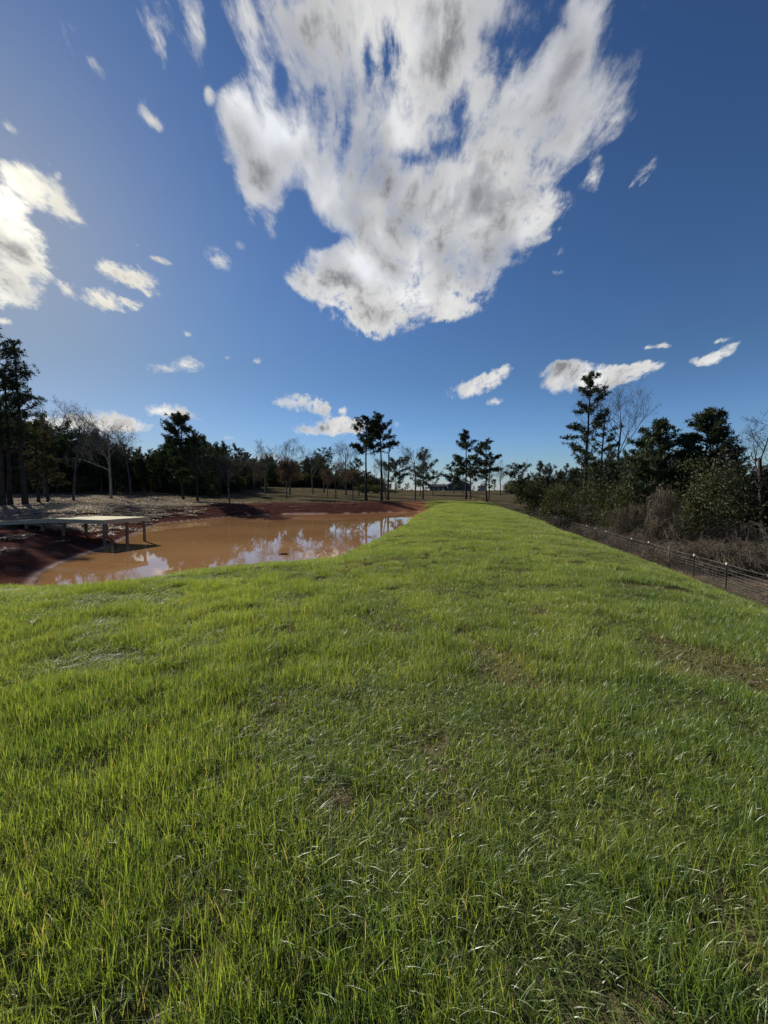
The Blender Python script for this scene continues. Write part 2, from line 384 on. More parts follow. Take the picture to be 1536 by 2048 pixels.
field = t.mix(t.mr(n1, .35, .65), (.048, .040, .026), (.090, .073, .047))
field = t.mix(t.mr(n3, .4, .65), field, (.060, .064, .028))
field = t.mix(t.mr(n2, .4, .7), field, (.085, .066, .048))
clay = t.mix(t.mr(n1, .3, .7), (.040, .018, .015), (.100, .040, .030))
clay = t.mix(t.mr(n2, .45, .75), clay, (.075, .036, .028))
clay = t.mix(t.mr(t.vm('DOT_PRODUCT', P, (1, 0, 0)), -1, 4), clay, t.mix(n2, (.13, .052, .030), (.27, .12, .068)))
lit = t.mix(t.mr(n2, .42, .62), (.035, .022, .021), (.115, .080, .070))
lit = t.mix(t.mr(vo.outputs['Distance'], .0, .45), (.14, .108, .097), lit)
soil = t.mix(t.mr(n2, .35, .65), (.030, .032, .012), (.13, .105, .055))
c = t.mix(cl_, field, clay); c = t.mix(li, c, lit); c = t.mix(gr, c, soil); c = t.mix(rim, c, (.42, .30, .24))
hgt = t.m('ADD', n2, t.m('MULTIPLY', n1, 1.5))
finish(t, principled(t, c, 1.0, hgt, .8, .09, 0.0))
m_water, t = mat("muddy_water")
P = pos(t)
mp = t.new('ShaderNodeMapping'); t.put(mp.inputs[0], P); mp.inputs[3].default_value = (.9, .55, 1)
wn = t.noise(mp.outputs[0], 1.1, 3, .5); wn2 = t.noise(mp.outputs[0], 6, 2, .5)
hh = t.m('ADD', wn, t.m('MULTIPLY', wn2, .12))
cc = t.mix(t.mr(t.noise(P, .12, 3), .35, .65), (.31, .160, .066), (.38, .205, .088))
finish(t, principled(t, cc, .02, hh, .05, .05, .5, IOR=1.55))
def wood(name, c1, c2, rough=.75, along=(1, 12, 12), sc_=3):
    m, t = mat(name)
    tc = t.new('ShaderNodeTexCoord').outputs['Object']
    mp = t.new('ShaderNodeMapping'); t.put(mp.inputs[0], tc); mp.inputs[3].default_value = along
    n = t.noise(mp.outputs[0], sc_, 5, .6)
    finish(t, principled(t, t.mix(t.mr(n, .3, .7), c1, c2), rough, n, .3, .01, .08)); return m
m_deck = wood("pale_timber", (.44, .39, .235), (.60, .54, .34), .85)
m_fascia = wood("grey_green_timber", (.30, .26, .19), (.46, .40, .30), .75)
m_post = wood("brown_timber", (.11, .085, .065), (.20, .16, .12), .8, (12, 12, 1))
def plain(name, col, rough=.6, metal=0., var=.25, sc_=4):
    m, t = mat(name)
    n = t.noise(pos(t), sc_, 4)
    c1 = tuple(v*(1-var) for v in col); c2 = tuple(min(1, v*(1+var)) for v in col)
    finish(t, principled(t, t.mix(n, c1, c2), rough, Metallic=metal)); return m
m_steel = plain("painted_steel_post", (.05, .05, .042), .6)
m_white = plain("white_paint", (.58, .56, .52), .5, var=.06)
m_wire = plain("galvanised_wire", (.26, .24, .225), .55, .3)
m_siding = plain("dark_siding", (.055, .06, .085), .7)
m_roof = plain("dark_shingles", (.05, .048, .052), .9, sc_=2)
m_glass = plain("window_glass", (.02, .025, .03), .08, var=.05)
m_beige = plain("beige_siding", (.30, .28, .25), .7)
m_mast = plain("mast_metal", (.25, .24, .25), .5, .3)

# ---------------------------------------------------------------- ground sheet
ang = np.concatenate([np.arange(-180, -72, 3.0), np.arange(-72, 72, .3), np.arange(72, 180, 3.0)])
ang = np.radians(ang)
rad = [.25]
while rad[-1] < 120: rad.append(rad[-1]*1.0145+.004)
while rad[-1] < 4200: rad.append(rad[-1]*1.09)
rad = np.array(rad)
A, RR = np.meshgrid(ang, rad); gx = RR*np.sin(A); gy = RR*np.cos(A)
gz = np.zeros_like(gx)
gz[:] = terrain(gx, gy)
cc_ = gx-.2*gy
nr_, na = gx.shape
i = np.arange(nr_-1)[:, None]*na; j = np.arange(na)[None]; j2 = (j+1) % na
q = np.stack([i+j, i+j2, i+na+j2, i+na+j], -1).reshape(-1, 4)
g = MB(); g.add(np.stack([gx, gy, gz], -1).reshape(-1, 3), q)
g.add(np.array([[0, 0, T1(0, 0)]]))
ctr = nr_*na
g.t.append(np.stack([np.full(na, ctr), (np.arange(na)+1) % na, np.arange(na)], -1))
ground = g.build('ground', m_ground); tag(ground, kind='structure')
me = ground.data
# face the sheet upwards
if me.polygons[na*5+10].normal.z < 0: me.flip_normals()
s_ = pond_sd(gx, gy); e_ = fbm(gx*.5, gy*.5, 4, 77)-.5; e2 = fbm(gx*2.2, gy*2.2, 3, 78)-.5
z_nf = gz
gm = grassmask(gx, gy, terrain(gx, gy, False), cc_)
left = sst(-.30, -.52, gx/np.maximum(gy, 5)+e_*.1)
clay_w = sst(11., 6.5, s_+e_*6+e2*3)
fleft = sst(-9, -13, gx)*sst(30, 24, gy)
clay_w = np.maximum(clay_w, fleft*sst(8, 4, s_+e_*6))
# red soil strip at the outer foot of the dam
strip = np.exp(-((cc_-13.0+e_*1.2)/.35)**2)*sst(20, 23, gy)*sst(34, 28, gy)
clay_w = np.maximum(clay_w, strip)
lit_w = sst(-.44, -.62, gx/np.maximum(gy, 5)+e_*.12)*sst(24, 29, gy+e_*6)*sst(2.4, 5.0, s_+e_*2+e2*3)*sst(66, 50, gy-gx*.1+e_*10)
lit_w = np.maximum(lit_w, .35*sst(.56, .68, .5+e_*1.4+e2*.8)*fleft)
lit_w = np.maximum(lit_w, sst(13.6, 16, cc_)*sst(-5, 5, gy)*sst(110, 70, gy)*1.1*(e2+.6))
rim = np.exp(-((s_-.12)/.13)**2)*.8
rim = rim*(.4+1.2*(e2+.4))
zone = np.stack([gm, clay_w, lit_w, np.clip(rim, 0, 1)], -1).reshape(-1, 4)
zone = np.concatenate([zone, [[1, 0, 0, 0]]]).astype(np.float32)
ca = me.color_attributes.new('zone', 'FLOAT_COLOR', 'POINT'); ca.data.foreach_set('color', zone.ravel())

# ---------------------------------------------------------------- water
pm = MB()
cen = POND.mean(0)
pp = [cen+(p-cen)*(1+1.6/np.linalg.norm(p-cen)) for p in POND]
v = [(cen[0], cen[1], WATER)]+[(p[0], p[1], WATER) for p in pp]
n = len(pp)
pm.add(v, None, [[0, 1+(k+1) % n, 1+k] for k in range(n)])
water = pm.build('water', m_water, smooth=False); tag(water, kind='structure')
if water.data.polygons[0].normal.z < 0: water.data.flip_normals()

# ---------------------------------------------------------------- scatter of stuff by geometry nodes
def scatter(name, pts, rot, scl, idx, variants, mats=None):
    vc = bpy.data.collections.new(name+'_kinds')
    for k_, vme in enumerate(variants):
        vo_ = bpy.data.objects.new('%s_kind%02d' % (name, k_), vme); vc.objects.link(vo_)
    me = bpy.data.meshes.new(name); me.vertices.add(len(pts)); me.vertices.foreach_set('co', np.asarray(pts, np.float32).ravel())
    a = me.attributes.new('rot', 'FLOAT_VECTOR', 'POINT'); a.data.foreach_set('vector', np.asarray(rot, np.float32).ravel())
    a = me.attributes.new('scl', 'FLOAT_VECTOR', 'POINT'); a.data.foreach_set('vector', np.asarray(scl, np.float32).ravel())
    a = me.attributes.new('idx', 'INT', 'POINT'); a.data.foreach_set('value', np.asarray(idx, np.int32))
    o = link(bpy.data.objects.new(name, me))
    ng = bpy.data.node_groups.new(name, 'GeometryNodeTree')
    ng.interface.new_socket('Geometry', in_out='INPUT', socket_type='NodeSocketGeometry')
    ng.interface.new_socket('Geometry', in_out='OUTPUT', socket_type='NodeSocketGeometry')
    n = ng.nodes; l = ng.links
    gi = n.new('NodeGroupInput'); go = n.new('NodeGroupOutput'); m2p = n.new('GeometryNodeMeshToPoints')
    iop = n.new('GeometryNodeInstanceOnPoints'); ci = n.new('GeometryNodeCollectionInfo')
    ci.inputs[0].default_value = vc; ci.inputs[1].default_value = True; ci.inputs[2].default_value = True
    iop.inputs['Pick Instance'].default_value = True
    def na_(nm, ty):
        x = n.new('GeometryNodeInputNamedAttribute'); x.data_type = ty; x.inputs[0].default_value = nm; return x.outputs[0]
    l.new(gi.outputs[0], m2p.inputs[0]); l.new(m2p.outputs[0], iop.inputs['Points']); l.new(ci.outputs[0], iop.inputs['Instance'])
    l.new(na_('idx', 'INT'), iop.inputs['Instance Index'])
    e2r = n.new('FunctionNodeEulerToRotation'); l.new(na_('rot', 'FLOAT_VECTOR'), e2r.inputs[0]); l.new(e2r.outputs[0], iop.inputs['Rotation'])
    l.new(na_('scl', 'FLOAT_VECTOR'), iop.inputs['Scale']); l.new(iop.outputs[0], go.inputs[0])
    md = o.modifiers.new('scatter', 'NODES'); md.node_group = ng
    return o

def blades(n, R_, h0, h1, w0, w1, dry, seed, flat=0., seg=3):
    r = np.random.default_rng(seed)
    rr = R_*np.sqrt(r.random(n)); th = r.random(n)*6.283
    base = np.stack([rr*np.cos(th), rr*np.sin(th), np.full(n, -.02)], -1)
    h = h0+(h1-h0)*r.random(n)**1.6; w_ = w0+(w1-w0)*r.random(n)
    ld = r.random(n)*6.283; L = np.stack([np.cos(ld), np.sin(ld), 0*ld], -1)
    lean = (.15+1.25*r.random(n)**1.15)+flat*r.random(n)
    fd = ld+1.57+r.normal(0, .7, n); S = np.stack([np.cos(fd), np.sin(fd), 0*fd], -1)
    vs = []
    for k in range(seg+1):
        u = k/seg
        off = lean*h*(u**1.9)*(.9+.5*flat); up = h*(u-.28*lean*u*u*(1+.8*flat))
        p = base+L*off[:, None]+np.array([0, 0, 1.])*np.maximum(up, .004)[:, None]
        ww = w_*(1-u**1.7)*.5
        if k < seg: vs += [p-S*ww[:, None], p+S*ww[:, None]]
        else: vs += [p]
    V = np.stack(vs, 1)                       # n, 2seg+1, 3
    m = 2*seg+1; b = np.arange(n)[:, None, None]*m
    Q = np.array([[2*k, 2*k+1, 2*k+3, 2*k+2] for k in range(seg-1)])[None]+b if seg > 1 else None
    Tt = np.array([[2*seg-2, 2*seg-1, 2*seg]])[None]+b
    at = np.repeat(np.where(r.random(n) < dry, .6+.4*r.random(n), .4*r.random(n)), m)
    mb = MB(); mb.add(V.reshape(-1, 3), Q.reshape(-1, 4) if Q is not None else None, Tt.reshape(-1, 3), at)
    return mb
def grass_mesh(name, *a, **k): return blades(*a, **k).mesh(name, m_grass, True, 'dry')

variants = [grass_mesh('clump', 300, .16, .030, .112, .0028, .0056, .04, 100+k, seg=4) for k in range(6)]            # 0-5 near
variants += [grass_mesh('thin_clump', 230, .17, .025, .085, .0025, .005, .42, 120+k, flat=.4, seg=4) for k in range(4)] # 6-9 thin, strawy
variants += [grass_mesh('mid_clump', 420, .34, .035, .12, .006, .010, .04, 140+k, seg=3) for k in range(4)]          # 10-13
variants += [grass_mesh('mid_thin_clump', 260, .34, .035, .10, .005, .009, .32, 150+k, flat=.25, seg=3) for k in range(3)] # 14-16
variants += [grass_mesh('far_clump', 420, .75, .04, .14, .012, .021, .05, 160+k, seg=2) for k in range(4)]           # 17-20
variants += [grass_mesh('long_blades', 6, .14, .10, .19, .0035, .006, .25, 170+k, flat=.9, seg=6) for k in range(4)]  # 21-24
def area_pts(dens, r0, r1, half=62):
    "jittered points in a sector in front of (and a little around) the viewer"
    a = R(half) if r0 >= 4 else math.pi
    n = int(dens*a*(r1*r1-r0*r0))
    th = rng.uniform(-a, a, n); r = np.sqrt(rng.uniform(r0*r0, r1*r1, n))
    x = r*np.sin(th); y = r*np.cos(th)
    k = y > -2.5
    return x[k], y[k]
allp = []; 
for (r0, r1, dens, kind) in ((.15, 4.2, 74, 'n'), (4.0, 8.0, 52, 'n'), (7.8, 14, 34, 'n'), (13.6, 34, 12, 'm'), (33, 86, 4.2, 'f'), (.3, 7, 6, 'l')):
    x, y = area_pts(dens, r0, r1, 58)
    z = terrain(x, y); zz = terrain(x, y, False); c = x-.2*y
    gmk = grassmask(x, y, zz, c)
    k = rng.random(len(x)) < gmk
    x, y, z, c = x[k], y[k], z[k], c[k]
    pn = fbm(x*.9, y*.9, 4, 55)                       # worn patches
    bias = .035*sst(0, 5, x)*sst(11, 3, y)*sst(1., 3., y)
    patch = np.zeros(len(x))
    for (bx, by, br) in ((.30, 3.1, .5), (1.3, 2.05, .4), (3.6, 4.0, .9), (4.7, 4.4, .9), (2.6, 2.1, .6), (-.05, 1.75, .4), (-.6, 1.9, .3), (-.9, 5.0, .35), (2.9, 7.7, .8), (-.2, 9.6, .7)):
        patch = np.maximum(patch, np.exp(-(((x-bx)**2+(y-by)**2)/br**2)))
    thin = (pn+bias+.20*patch+rng.normal(0, .03, len(x))) > .75
    bare = (pn+bias+.19*patch+rng.normal(0, .02, len(x))) > .87
    n = len(x); id_ = np.zeros(n, int)
    if kind == 'n': id_ = np.where(thin, rng.integers(6, 10, n), rng.integers(0, 6, n))
    elif kind == 'm': id_ = np.where(thin, rng.integers(14, 17, n), rng.integers(10, 14, n))
    elif kind == 'f': id_ = np.where(thin, rng.integers(14, 17, n), rng.integers(17, 21, n))
    else: id_ = rng.integers(21, 25, n)
    keep = ~(bare & (rng.random(n) < .45))
    hn = fbm(x*1.4, y*1.4, 3, 91); hs = (.55+1.05*sst(.3, .70, hn))*rng.uniform(.7, 1.3, n)
    s = rng.uniform(.85, 1.15, n)
    hs = hs*(1-.25*sst(14, 60, y))
    if kind == 'l': hs = rng.uniform(.6, 1.0, n)
    e = .15
    nx = -(terrain(x+e, y, False)-zz[k])/e; ny = -(terrain(x, y+e, False)-zz[k])/e
    allp.append((np.stack([x, y, z], -1)[keep], np.stack([-ny*.6*0, nx*0, rng.uniform(0, 6.28, n)], -1)[keep], np.stack([s, s, hs], -1)[keep], id_[keep]))
o = scatter('grass', *[np.concatenate([a[i] for a in allp]) for i in range(4)], variants)
tag(o, 'lush bright green grass covering the embankment with thin strawy patches', 'grass', kind='stuff')

# fallen leaves on the left slope and weeds beyond the fence
def leaf_tile(seed, n=120, R_=.6, s0=.03, s1=.07, m_=None, up=.5):
    r = np.random.default_rng(seed); rr = R_*np.sqrt(r.random(n)); th = r.random(n)*6.28
    c0 = np.stack([rr*np.cos(th), rr*np.sin(th), .015+.03*r.random(n)], -1)
    s = s0+(s1-s0)*r.random(n); a = r.random(n)*6.28
    U = np.stack([np.cos(a), np.sin(a), r.normal(0, up, n)], -1)*s[:, None]; V_ = np.stack([-np.sin(a), np.cos(a), r.normal(0, up, n)], -1)*s[:, None]*.6
    mb = MB(); v = np.stack([c0-U, c0-V_, c0+U, c0+V_], 1).reshape(-1, 3); mb.add(v, np.arange(4*n).reshape(-1, 4))
    return mb.mesh('leaf_tile', m_)
lv = [leaf_tile(300+k, s0=.03, s1=.07, up=.35, m_=m_litter) for k in range(4)]
n = 30000; x = rng.uniform(-75, -12, n); y = rng.uniform(12, 72, n)
s = pond_sd(x, y); e = fbm(x*.5, y*.5, 4, 77)-.5; e2_ = fbm(x*2.2, y*2.2, 3, 78)-.5
k = (rng.random(n) < (.08+.92*sst(1.5, 4.5, s+e*3+e2_*2))*sst(74, 60, y)*sst(.1, .9, .5+e*1.7+e2_*1.5)*1.3) & (s > .4) & (x/y > -1.35)
fl = (y < 24)
k &= ~(fl & (rng.random(n) > .10*sst(.0, .3, e2_+e)))
k &= ~((y >= 24) & (rng.random(n) > .03+sst(-.42, -.60, x/y+e*.12)))
x, y = x[k], y[k]; n = len(x)
o = scatter('leaf_litter', np.stack([x, y, terrain(x, y)], -1), np.stack([0*x, 0*x, rng.uniform(0, 6.28, n)], -1), np.repeat(rng.uniform(.8, 1.5, n)[:, None], 3, 1), rng.integers(0, 4, n), lv)
tag(o, 'pale dry fallen leaves scattered over the slope behind the dock', 'fallen leaves', kind='stuff')
def weed_mesh(seed, n=60, R_=.45, h0=.08, h1=.4, w=(.008, .02), m_=None):
    return blades(n, R_, h0, h1, w[0], w[1], 0, seed, flat=.8, seg=3).mesh('weeds', m_)
wv_ = [weed_mesh(400+k, m_=m_straw) for k in range(4)]
n = 11000; y = rng.uniform(8, 110, n)**1.0; c = 12.6+rng.random(n)**1.3*22; x = c+.2*y
e = fbm(x*.5, y*.5, 3, 12)
k = (rng.random(n) < .25+.9*sst(.35, .7, e)) & (rng.random(n) < .25+.75*sst(12.5, 14.5, c)) & (rng.random(n) < .35+.65*sst(60, 30, y))
x, y = x[k], y[k]; n = len(x); s = rng.uniform(.6, 1.3, n)*(.5+.5*sst(12.5, 19, x-.2*y)); 
o = scatter('dry_weeds', np.stack([x, y, terrain(x, y)], -1), np.stack([0*x, 0*x, rng.uniform(0, 6.28, n)], -1), np.stack([s, s, s], -1), rng.integers(0, 4, n), wv_)
tag(o, 'brown dry weeds covering the low ground beyond the wire fence', 'weeds', kind='stuff')
# rank winter grass of the far field
fv_ = [weed_mesh(420+k, n=70, R_=1.0, h0=.04, h1=.16, w=(.02, .05), m_=m_straw) for k in range(3)]
n = 9000; y = rng.uniform(50, 150, n); x = rng.uniform(-.95, .36, n)*y; c = x-.2*y
k = (pond_sd(x, y) > 6) & (grassmask(x, y, terrain(x, y, False), c) < .2) & (rng.random(n) < .55*sst(.35, .6, fbm(x*.15, y*.15, 3, 3))) & (c < 13)
x, y = x[k], y[k]; n = len(x); s = rng.uniform(.6, 1.3, n)
o = scatter('field_grass', np.stack([x, y, terrain(x, y)], -1), np.stack([0*x, 0*x, rng.uniform(0, 6.28, n)], -1), np.stack([s, s, s], -1), rng.integers(0, 3, n), fv_)
tag(o, 'short dormant brown grass of the field beyond the pond', 'grass', kind='stuff')

# ---------------------------------------------------------------- dock
dk = empty('dock', (0, 0, 0)); tag(dk, 'pale timber dock platform on posts with a long walkway from the left bank', 'dock')
Ap = Vector((-14.6, 23.6, 0)); uu = Vector((-.966, .26, 0)).normalized(); vv = Vector((-.26, -.966, 0)).normalized()
DZ = .10; PW, PD = 4.0, 2.75
dk.location = (Ap.x, Ap.y, DZ)
Bm = Matrix((( uu.x, vv.x, 0), (uu.y, vv.y, 0), (0, 0, 1)))      # local x along walkway, y towards the viewer
dk.rotation_euler = (0, 0, math.atan2(uu.y, uu.x))              # local +x = towards bank; +y = away from the viewer side
# in this frame the front edge (towards the viewer) is y = +PD because uu points left
b = MB()
x = 0.0
while x < PW-.01:
    b.box(x+.006, x+.134, -.03+random.uniform(-.004, .004), PD+.03+random.uniform(-.004, .004), -.035, random.uniform(0, .003)); x += .14
b.build('platform_decking', m_deck, dk, smooth=False)
WL = 15.0; WY0, WY1 = PD-1.25, PD
def wz(x): return -.06*(x-PW)
b = MB(); x = PW+.003
while x < PW+WL:
    z = wz(x); b.box(x+.006, x+.134, WY0-.02, WY1+.02, z-.035, z); x += .14
b.build('walkway_decking', m_deck, dk, smooth=False)
for (x0, x1, y0, y1) in ((0, PW, PD-.04, PD), (0, PW, 0, .04), (0, .04, .045, PD-.045), (PW-.04, PW, .045, PD-.045), (0.05, PW-.05, PD/2-.02, PD/2+.02)):
    b = MB(); b.box(x0, x1, y0, y1, -.23, -.038); b.build('rim_joist', m_fascia, dk, smooth=False)
for (y0, y1) in ((WY0, WY0+.04), (WY1-.04, WY1)):
    b = MB()
    v = [(x_, y_, wz(x_)+dz_) for dz_ in (-.23, -.038) for y_ in (y0, y1) for x_ in (PW+.003, PW+WL)]
    b.add(v, [[0,2,3,1],[4,5,7,6],[0,1,5,4],[2,6,7,3],[0,4,6,2],[1,3,7,5]]); b.build('walkway_stringer', m_fascia, dk, smooth=False)
posts = [(.10, .10), (.10, PD/2-.1), (.10, PD-.10), (3.1, .1), (3.1, PD/2), (3.1, PD-.1), (4.5, WY0+.1), (4.7, WY1-.1), (6.0, WY1-.1), (6.3, WY0+.1), (8, WY1-.1), (8, WY0+.1), (10, WY1-.1), (10, WY0+.1)]
for (px_, py_) in posts:
    wx = dk.matrix_basis @ Vector((px_, py_, 0))
    gz_ = T1(wx.x, wx.y)-.5-DZ
    b = MB(); hw = .057
    zt = -.04 if px_ < PW else wz(px_)-.04
    b.box(px_-hw, px_+hw, py_-hw, py_+hw, gz_, zt)
    b.build('post', m_post, dk, smooth=False)
dw = MB()
hx, hy = hit(558, 1110) or (-5, 18)
dk2 = MB(); p0 = np.array([[0, 0, 0], [.15, .03, .02], [.32, .02, .03], [.45, -.03, .01]]); dk2.tube(p0, [.05, .06, .055, .03], 7)
dd = dk2.build('driftwood', m_bark); v = ray(558, 1109); tt = (WATER-EYE)/v.z; dd.location = (v.x*tt, v.y*tt, WATER-.01)
tag(dd, 'short dark piece of wood floating on the muddy water near the grass', 'driftwood')

# ---------------------------------------------------------------- fence
fn = empty('wire_fence', (17.36, 19.3, T1(17.36, 19.3, False))); tag(fn, 'wire field fence on thin dark steel posts along the foot of the green bank', 'fence')
FL = Vector(fn.location)
def fence_pt(d): return Vector((13.5+.2*d, d, 0))
pmb = MB(); pmb.box(-.028, .028, -.004, .004, -.4, 1.32); pmb.box(-.005, .005, .0045, .042, -.4, 1.315)
pme = pmb.mesh('post', m_steel, False)
tmb = MB(); tmb.box(-.032, .032, -.008, .047, 1.22, 1.335); tme = tmb.mesh('post_cap', m_white, False)
big = MB(); big.tube([(0, 0, -.4), (0, 0, .5), (0, 0, 1.42)], .05, 8); bigme = big.mesh('brace_post', m_post)
ds = [19.3+2.7*k for k in range(-7, 36)]
for k, d in enumerate(ds):
    p = fence_pt(d); z = T1(p.x, p.y)
    thick = (k-7) in (2, 22)
    o = link(bpy.data.objects.new('post', bigme if thick else pme), fn); o.location = Vector((p.x, p.y, z))-FL
    o.rotation_euler = (R(random.uniform(-2, 2)), R(random.uniform(-2, 2)), R(90))
    if not thick and (k-7) not in (5, 9, 10, 11, 14) and k < 30:
        c_ = link(bpy.data.objects.new('post_cap', tme), o)
p = fence_pt(48.9); o = link(bpy.data.objects.new('post', bigme), fn); o.location = Vector((p.x, p.y, T1(p.x, p.y)))-FL
p = fence_pt(47.7); o = link(bpy.data.objects.new('post', bigme), fn); o.location = Vector((p.x, p.y, T1(p.x, p.y)))-FL
wm = MB()
dd_ = np.array(sorted(ds)); base = [fence_pt(d) for d in dd_]; zb_ = terrain(np.array([p.x for p in base]), dd_)
for hgt_ in (.06, .16, .27, .39, .52, .66, .82, .98, 1.24):
    pts = []
    for a_ in range(len(dd_)-1):
        for u in (0, .5):
            p = base[a_].lerp(base[a_+1], u); sag = -.02 if u else 0
            pts.append((p.x-FL.x, p.y-FL.y, zb_[a_]*(1-u)+zb_[a_+1]*u+hgt_+sag-FL.z))
    wm.tube(pts, .0042 if hgt_ < .9 else .006, 3)
for d in np.arange(12, 60, .3):
    p = fence_pt(d); z = np.interp(d, dd_, zb_)-FL.z
    wm.tube([(p.x-FL.x, p.y-FL.y, z+.06), (p.x-FL.x, p.y-FL.y, z+.98)], .0028, 3, cap=False)
wm.build('wire_netting', m_wire, fn)

# ---------------------------------------------------------------- trees
def tufts(mb, C, rad_, n, rg, wd=.22, up=.25, attr=0):
    "sprays of narrow needle-bundle faces around the points C"
    C = np.asarray(C); m = len(C)
    if m == 0: return
    d = rg.normal(0, 1, (m, n, 3)); d[..., 2] += up*2; d /= np.linalg.norm(d, axis=2)[..., None]
    r = rad_*(.55+.6*rg.random((m, n)))
    u = np.cross(d, rg.normal(0, 1, (m, n, 3))); u /= np.linalg.norm(u, axis=2)[..., None]
    tip = C[:, None]+d*r[..., None]; mid = C[:, None]+d*(r*.45)[..., None]
    w_ = (wd*r*.5)[..., None]
    st = C[:, None]+d*(r*.05)[..., None]
    V = np.stack([st, mid-u*w_, tip, mid+u*w_], 2).reshape(-1, 3)
    mb.add(V, np.arange(len(V)).reshape(-1, 4))
def leaves(mb, C, size, rg):
    C = np.asarray(C); n = len(C)
    if not n: return
    a = rg.normal(0, 1, (n, 3)); a /= np.linalg.norm(a, axis=1)[:, None]
    b_ = np.cross(a, rg.normal(0, 1, (n, 3))); b_ /= np.linalg.norm(b_, axis=1)[:, None]
    s = (size*(.6+.8*rg.random(n)))[:, None]
    V = np.stack([C-a*s, C-b_*s*.5, C+a*s, C+b_*s*.5], 1).reshape(-1, 3); mb.add(V, np.arange(4*n).reshape(-1, 4))

def g_pine(h, cs=.45, spread=2.6, seed=0, irr=1.0, lean=0., dens=1.0, tuft=.42, gaps=.15, prof='round', needles=m_needle, layers=None):
    "pine: curved tapered trunk, irregular limbs, clumped needle sprays"
    rg = np.random.default_rng(seed); T = MB(); C = MB()
    n = 10; zz = np.linspace(-.6, h*.97, n)
    bend = np.cumsum(rg.normal(0, .06, (n, 2)), 0)*h/18
    ax = np.stack([bend[:, 0]+lean*zz, bend[:, 1], zz], -1); ax -= [ax[1][0], ax[1][1], 0]
    r0 = .0115*h+.05
    rr = r0*(1-.82*(np.clip(zz, 0, h)/h)); rr[0] = r0*1.35; rr[1] = r0*1.05
    T.tube(ax, rr, 8)
    def axis(z): return np.array([np.interp(z, zz, ax[:, 0]), np.interp(z, zz, ax[:, 1]), z])
    nl = int((h*(1-cs))*3.2*dens)+4; tc = []
    blocked = layers
    for k in range(nl):
        u = (k+rg.random())/nl                     # 0 at crown base .. 1 top
        if blocked and any(a < u < b for a, b in blocked): continue
        if rg.random() < gaps*(1-u): continue
        z = h*(cs+(1-cs)*u)*.985; o = axis(z)
        if prof == 'round': f = math.sin(math.pi*min(1, .22+.78*u)**.9)**.8*.85+.18
        elif prof == 'flat': f = .55+.6*math.sin(math.pi*u**1.3)
        else: f = (1-u)**.75*.95+.12
        L = spread*f*(1+irr*rg.uniform(-.42, .25))
        az = rg.random()*6.283; el = rg.uniform(-.15, .45)+.55*u**2
        d = np.array([math.cos(az)*math.cos(el), math.sin(az)*math.cos(el), math.sin(el)])
        m = 5; pts = [o]
        for i_ in range(1, m+1):
            d = d+np.array([0, 0, .07])+rg.normal(0, .09, 3); d /= np.linalg.norm(d)
            pts.append(pts[-1]+d*L/m)
        pts = np.array(pts); T.tube(pts, np.linspace(.018*L+.012, .008, m+1), 4, cap=False)
        nt = max(3, int(L*5.2*dens))
        for i_ in range(nt):
            s = .38+.62*(i_+rg.random())/nt; p = pts[0]+(0)
            j_ = min(m-1, int(s*m)); p = pts[j_]+(pts[j_+1]-pts[j_])*(s*m-j_)
            off = rg.normal(0, 1, 3)*np.array([.30, .30, .14])*(.25+.22*L)
            q = p+off; tc.append(q)
            if rg.random() < .3: T.tube([p, q], [.012, .006], 3, cap=False)
    for k in range(5): tc.append(axis(h*.96)+rg.normal(0, .3, 3))
    tufts(C, tc, tuft, 15, rg)
    # dead stubs on the bare stem
    for k in range(int(h*.5)):
        z = h*rg.uniform(.25, max(.3, cs)); az = rg.random()*6.28; o = axis(z); L = rg.uniform(.3, 1.1)
        T.tube([o, o+np.array([math.cos(az), math.sin(az), .1])*L], [.02, .008], 3, cap=False)
    return T, C, needles, m_bark

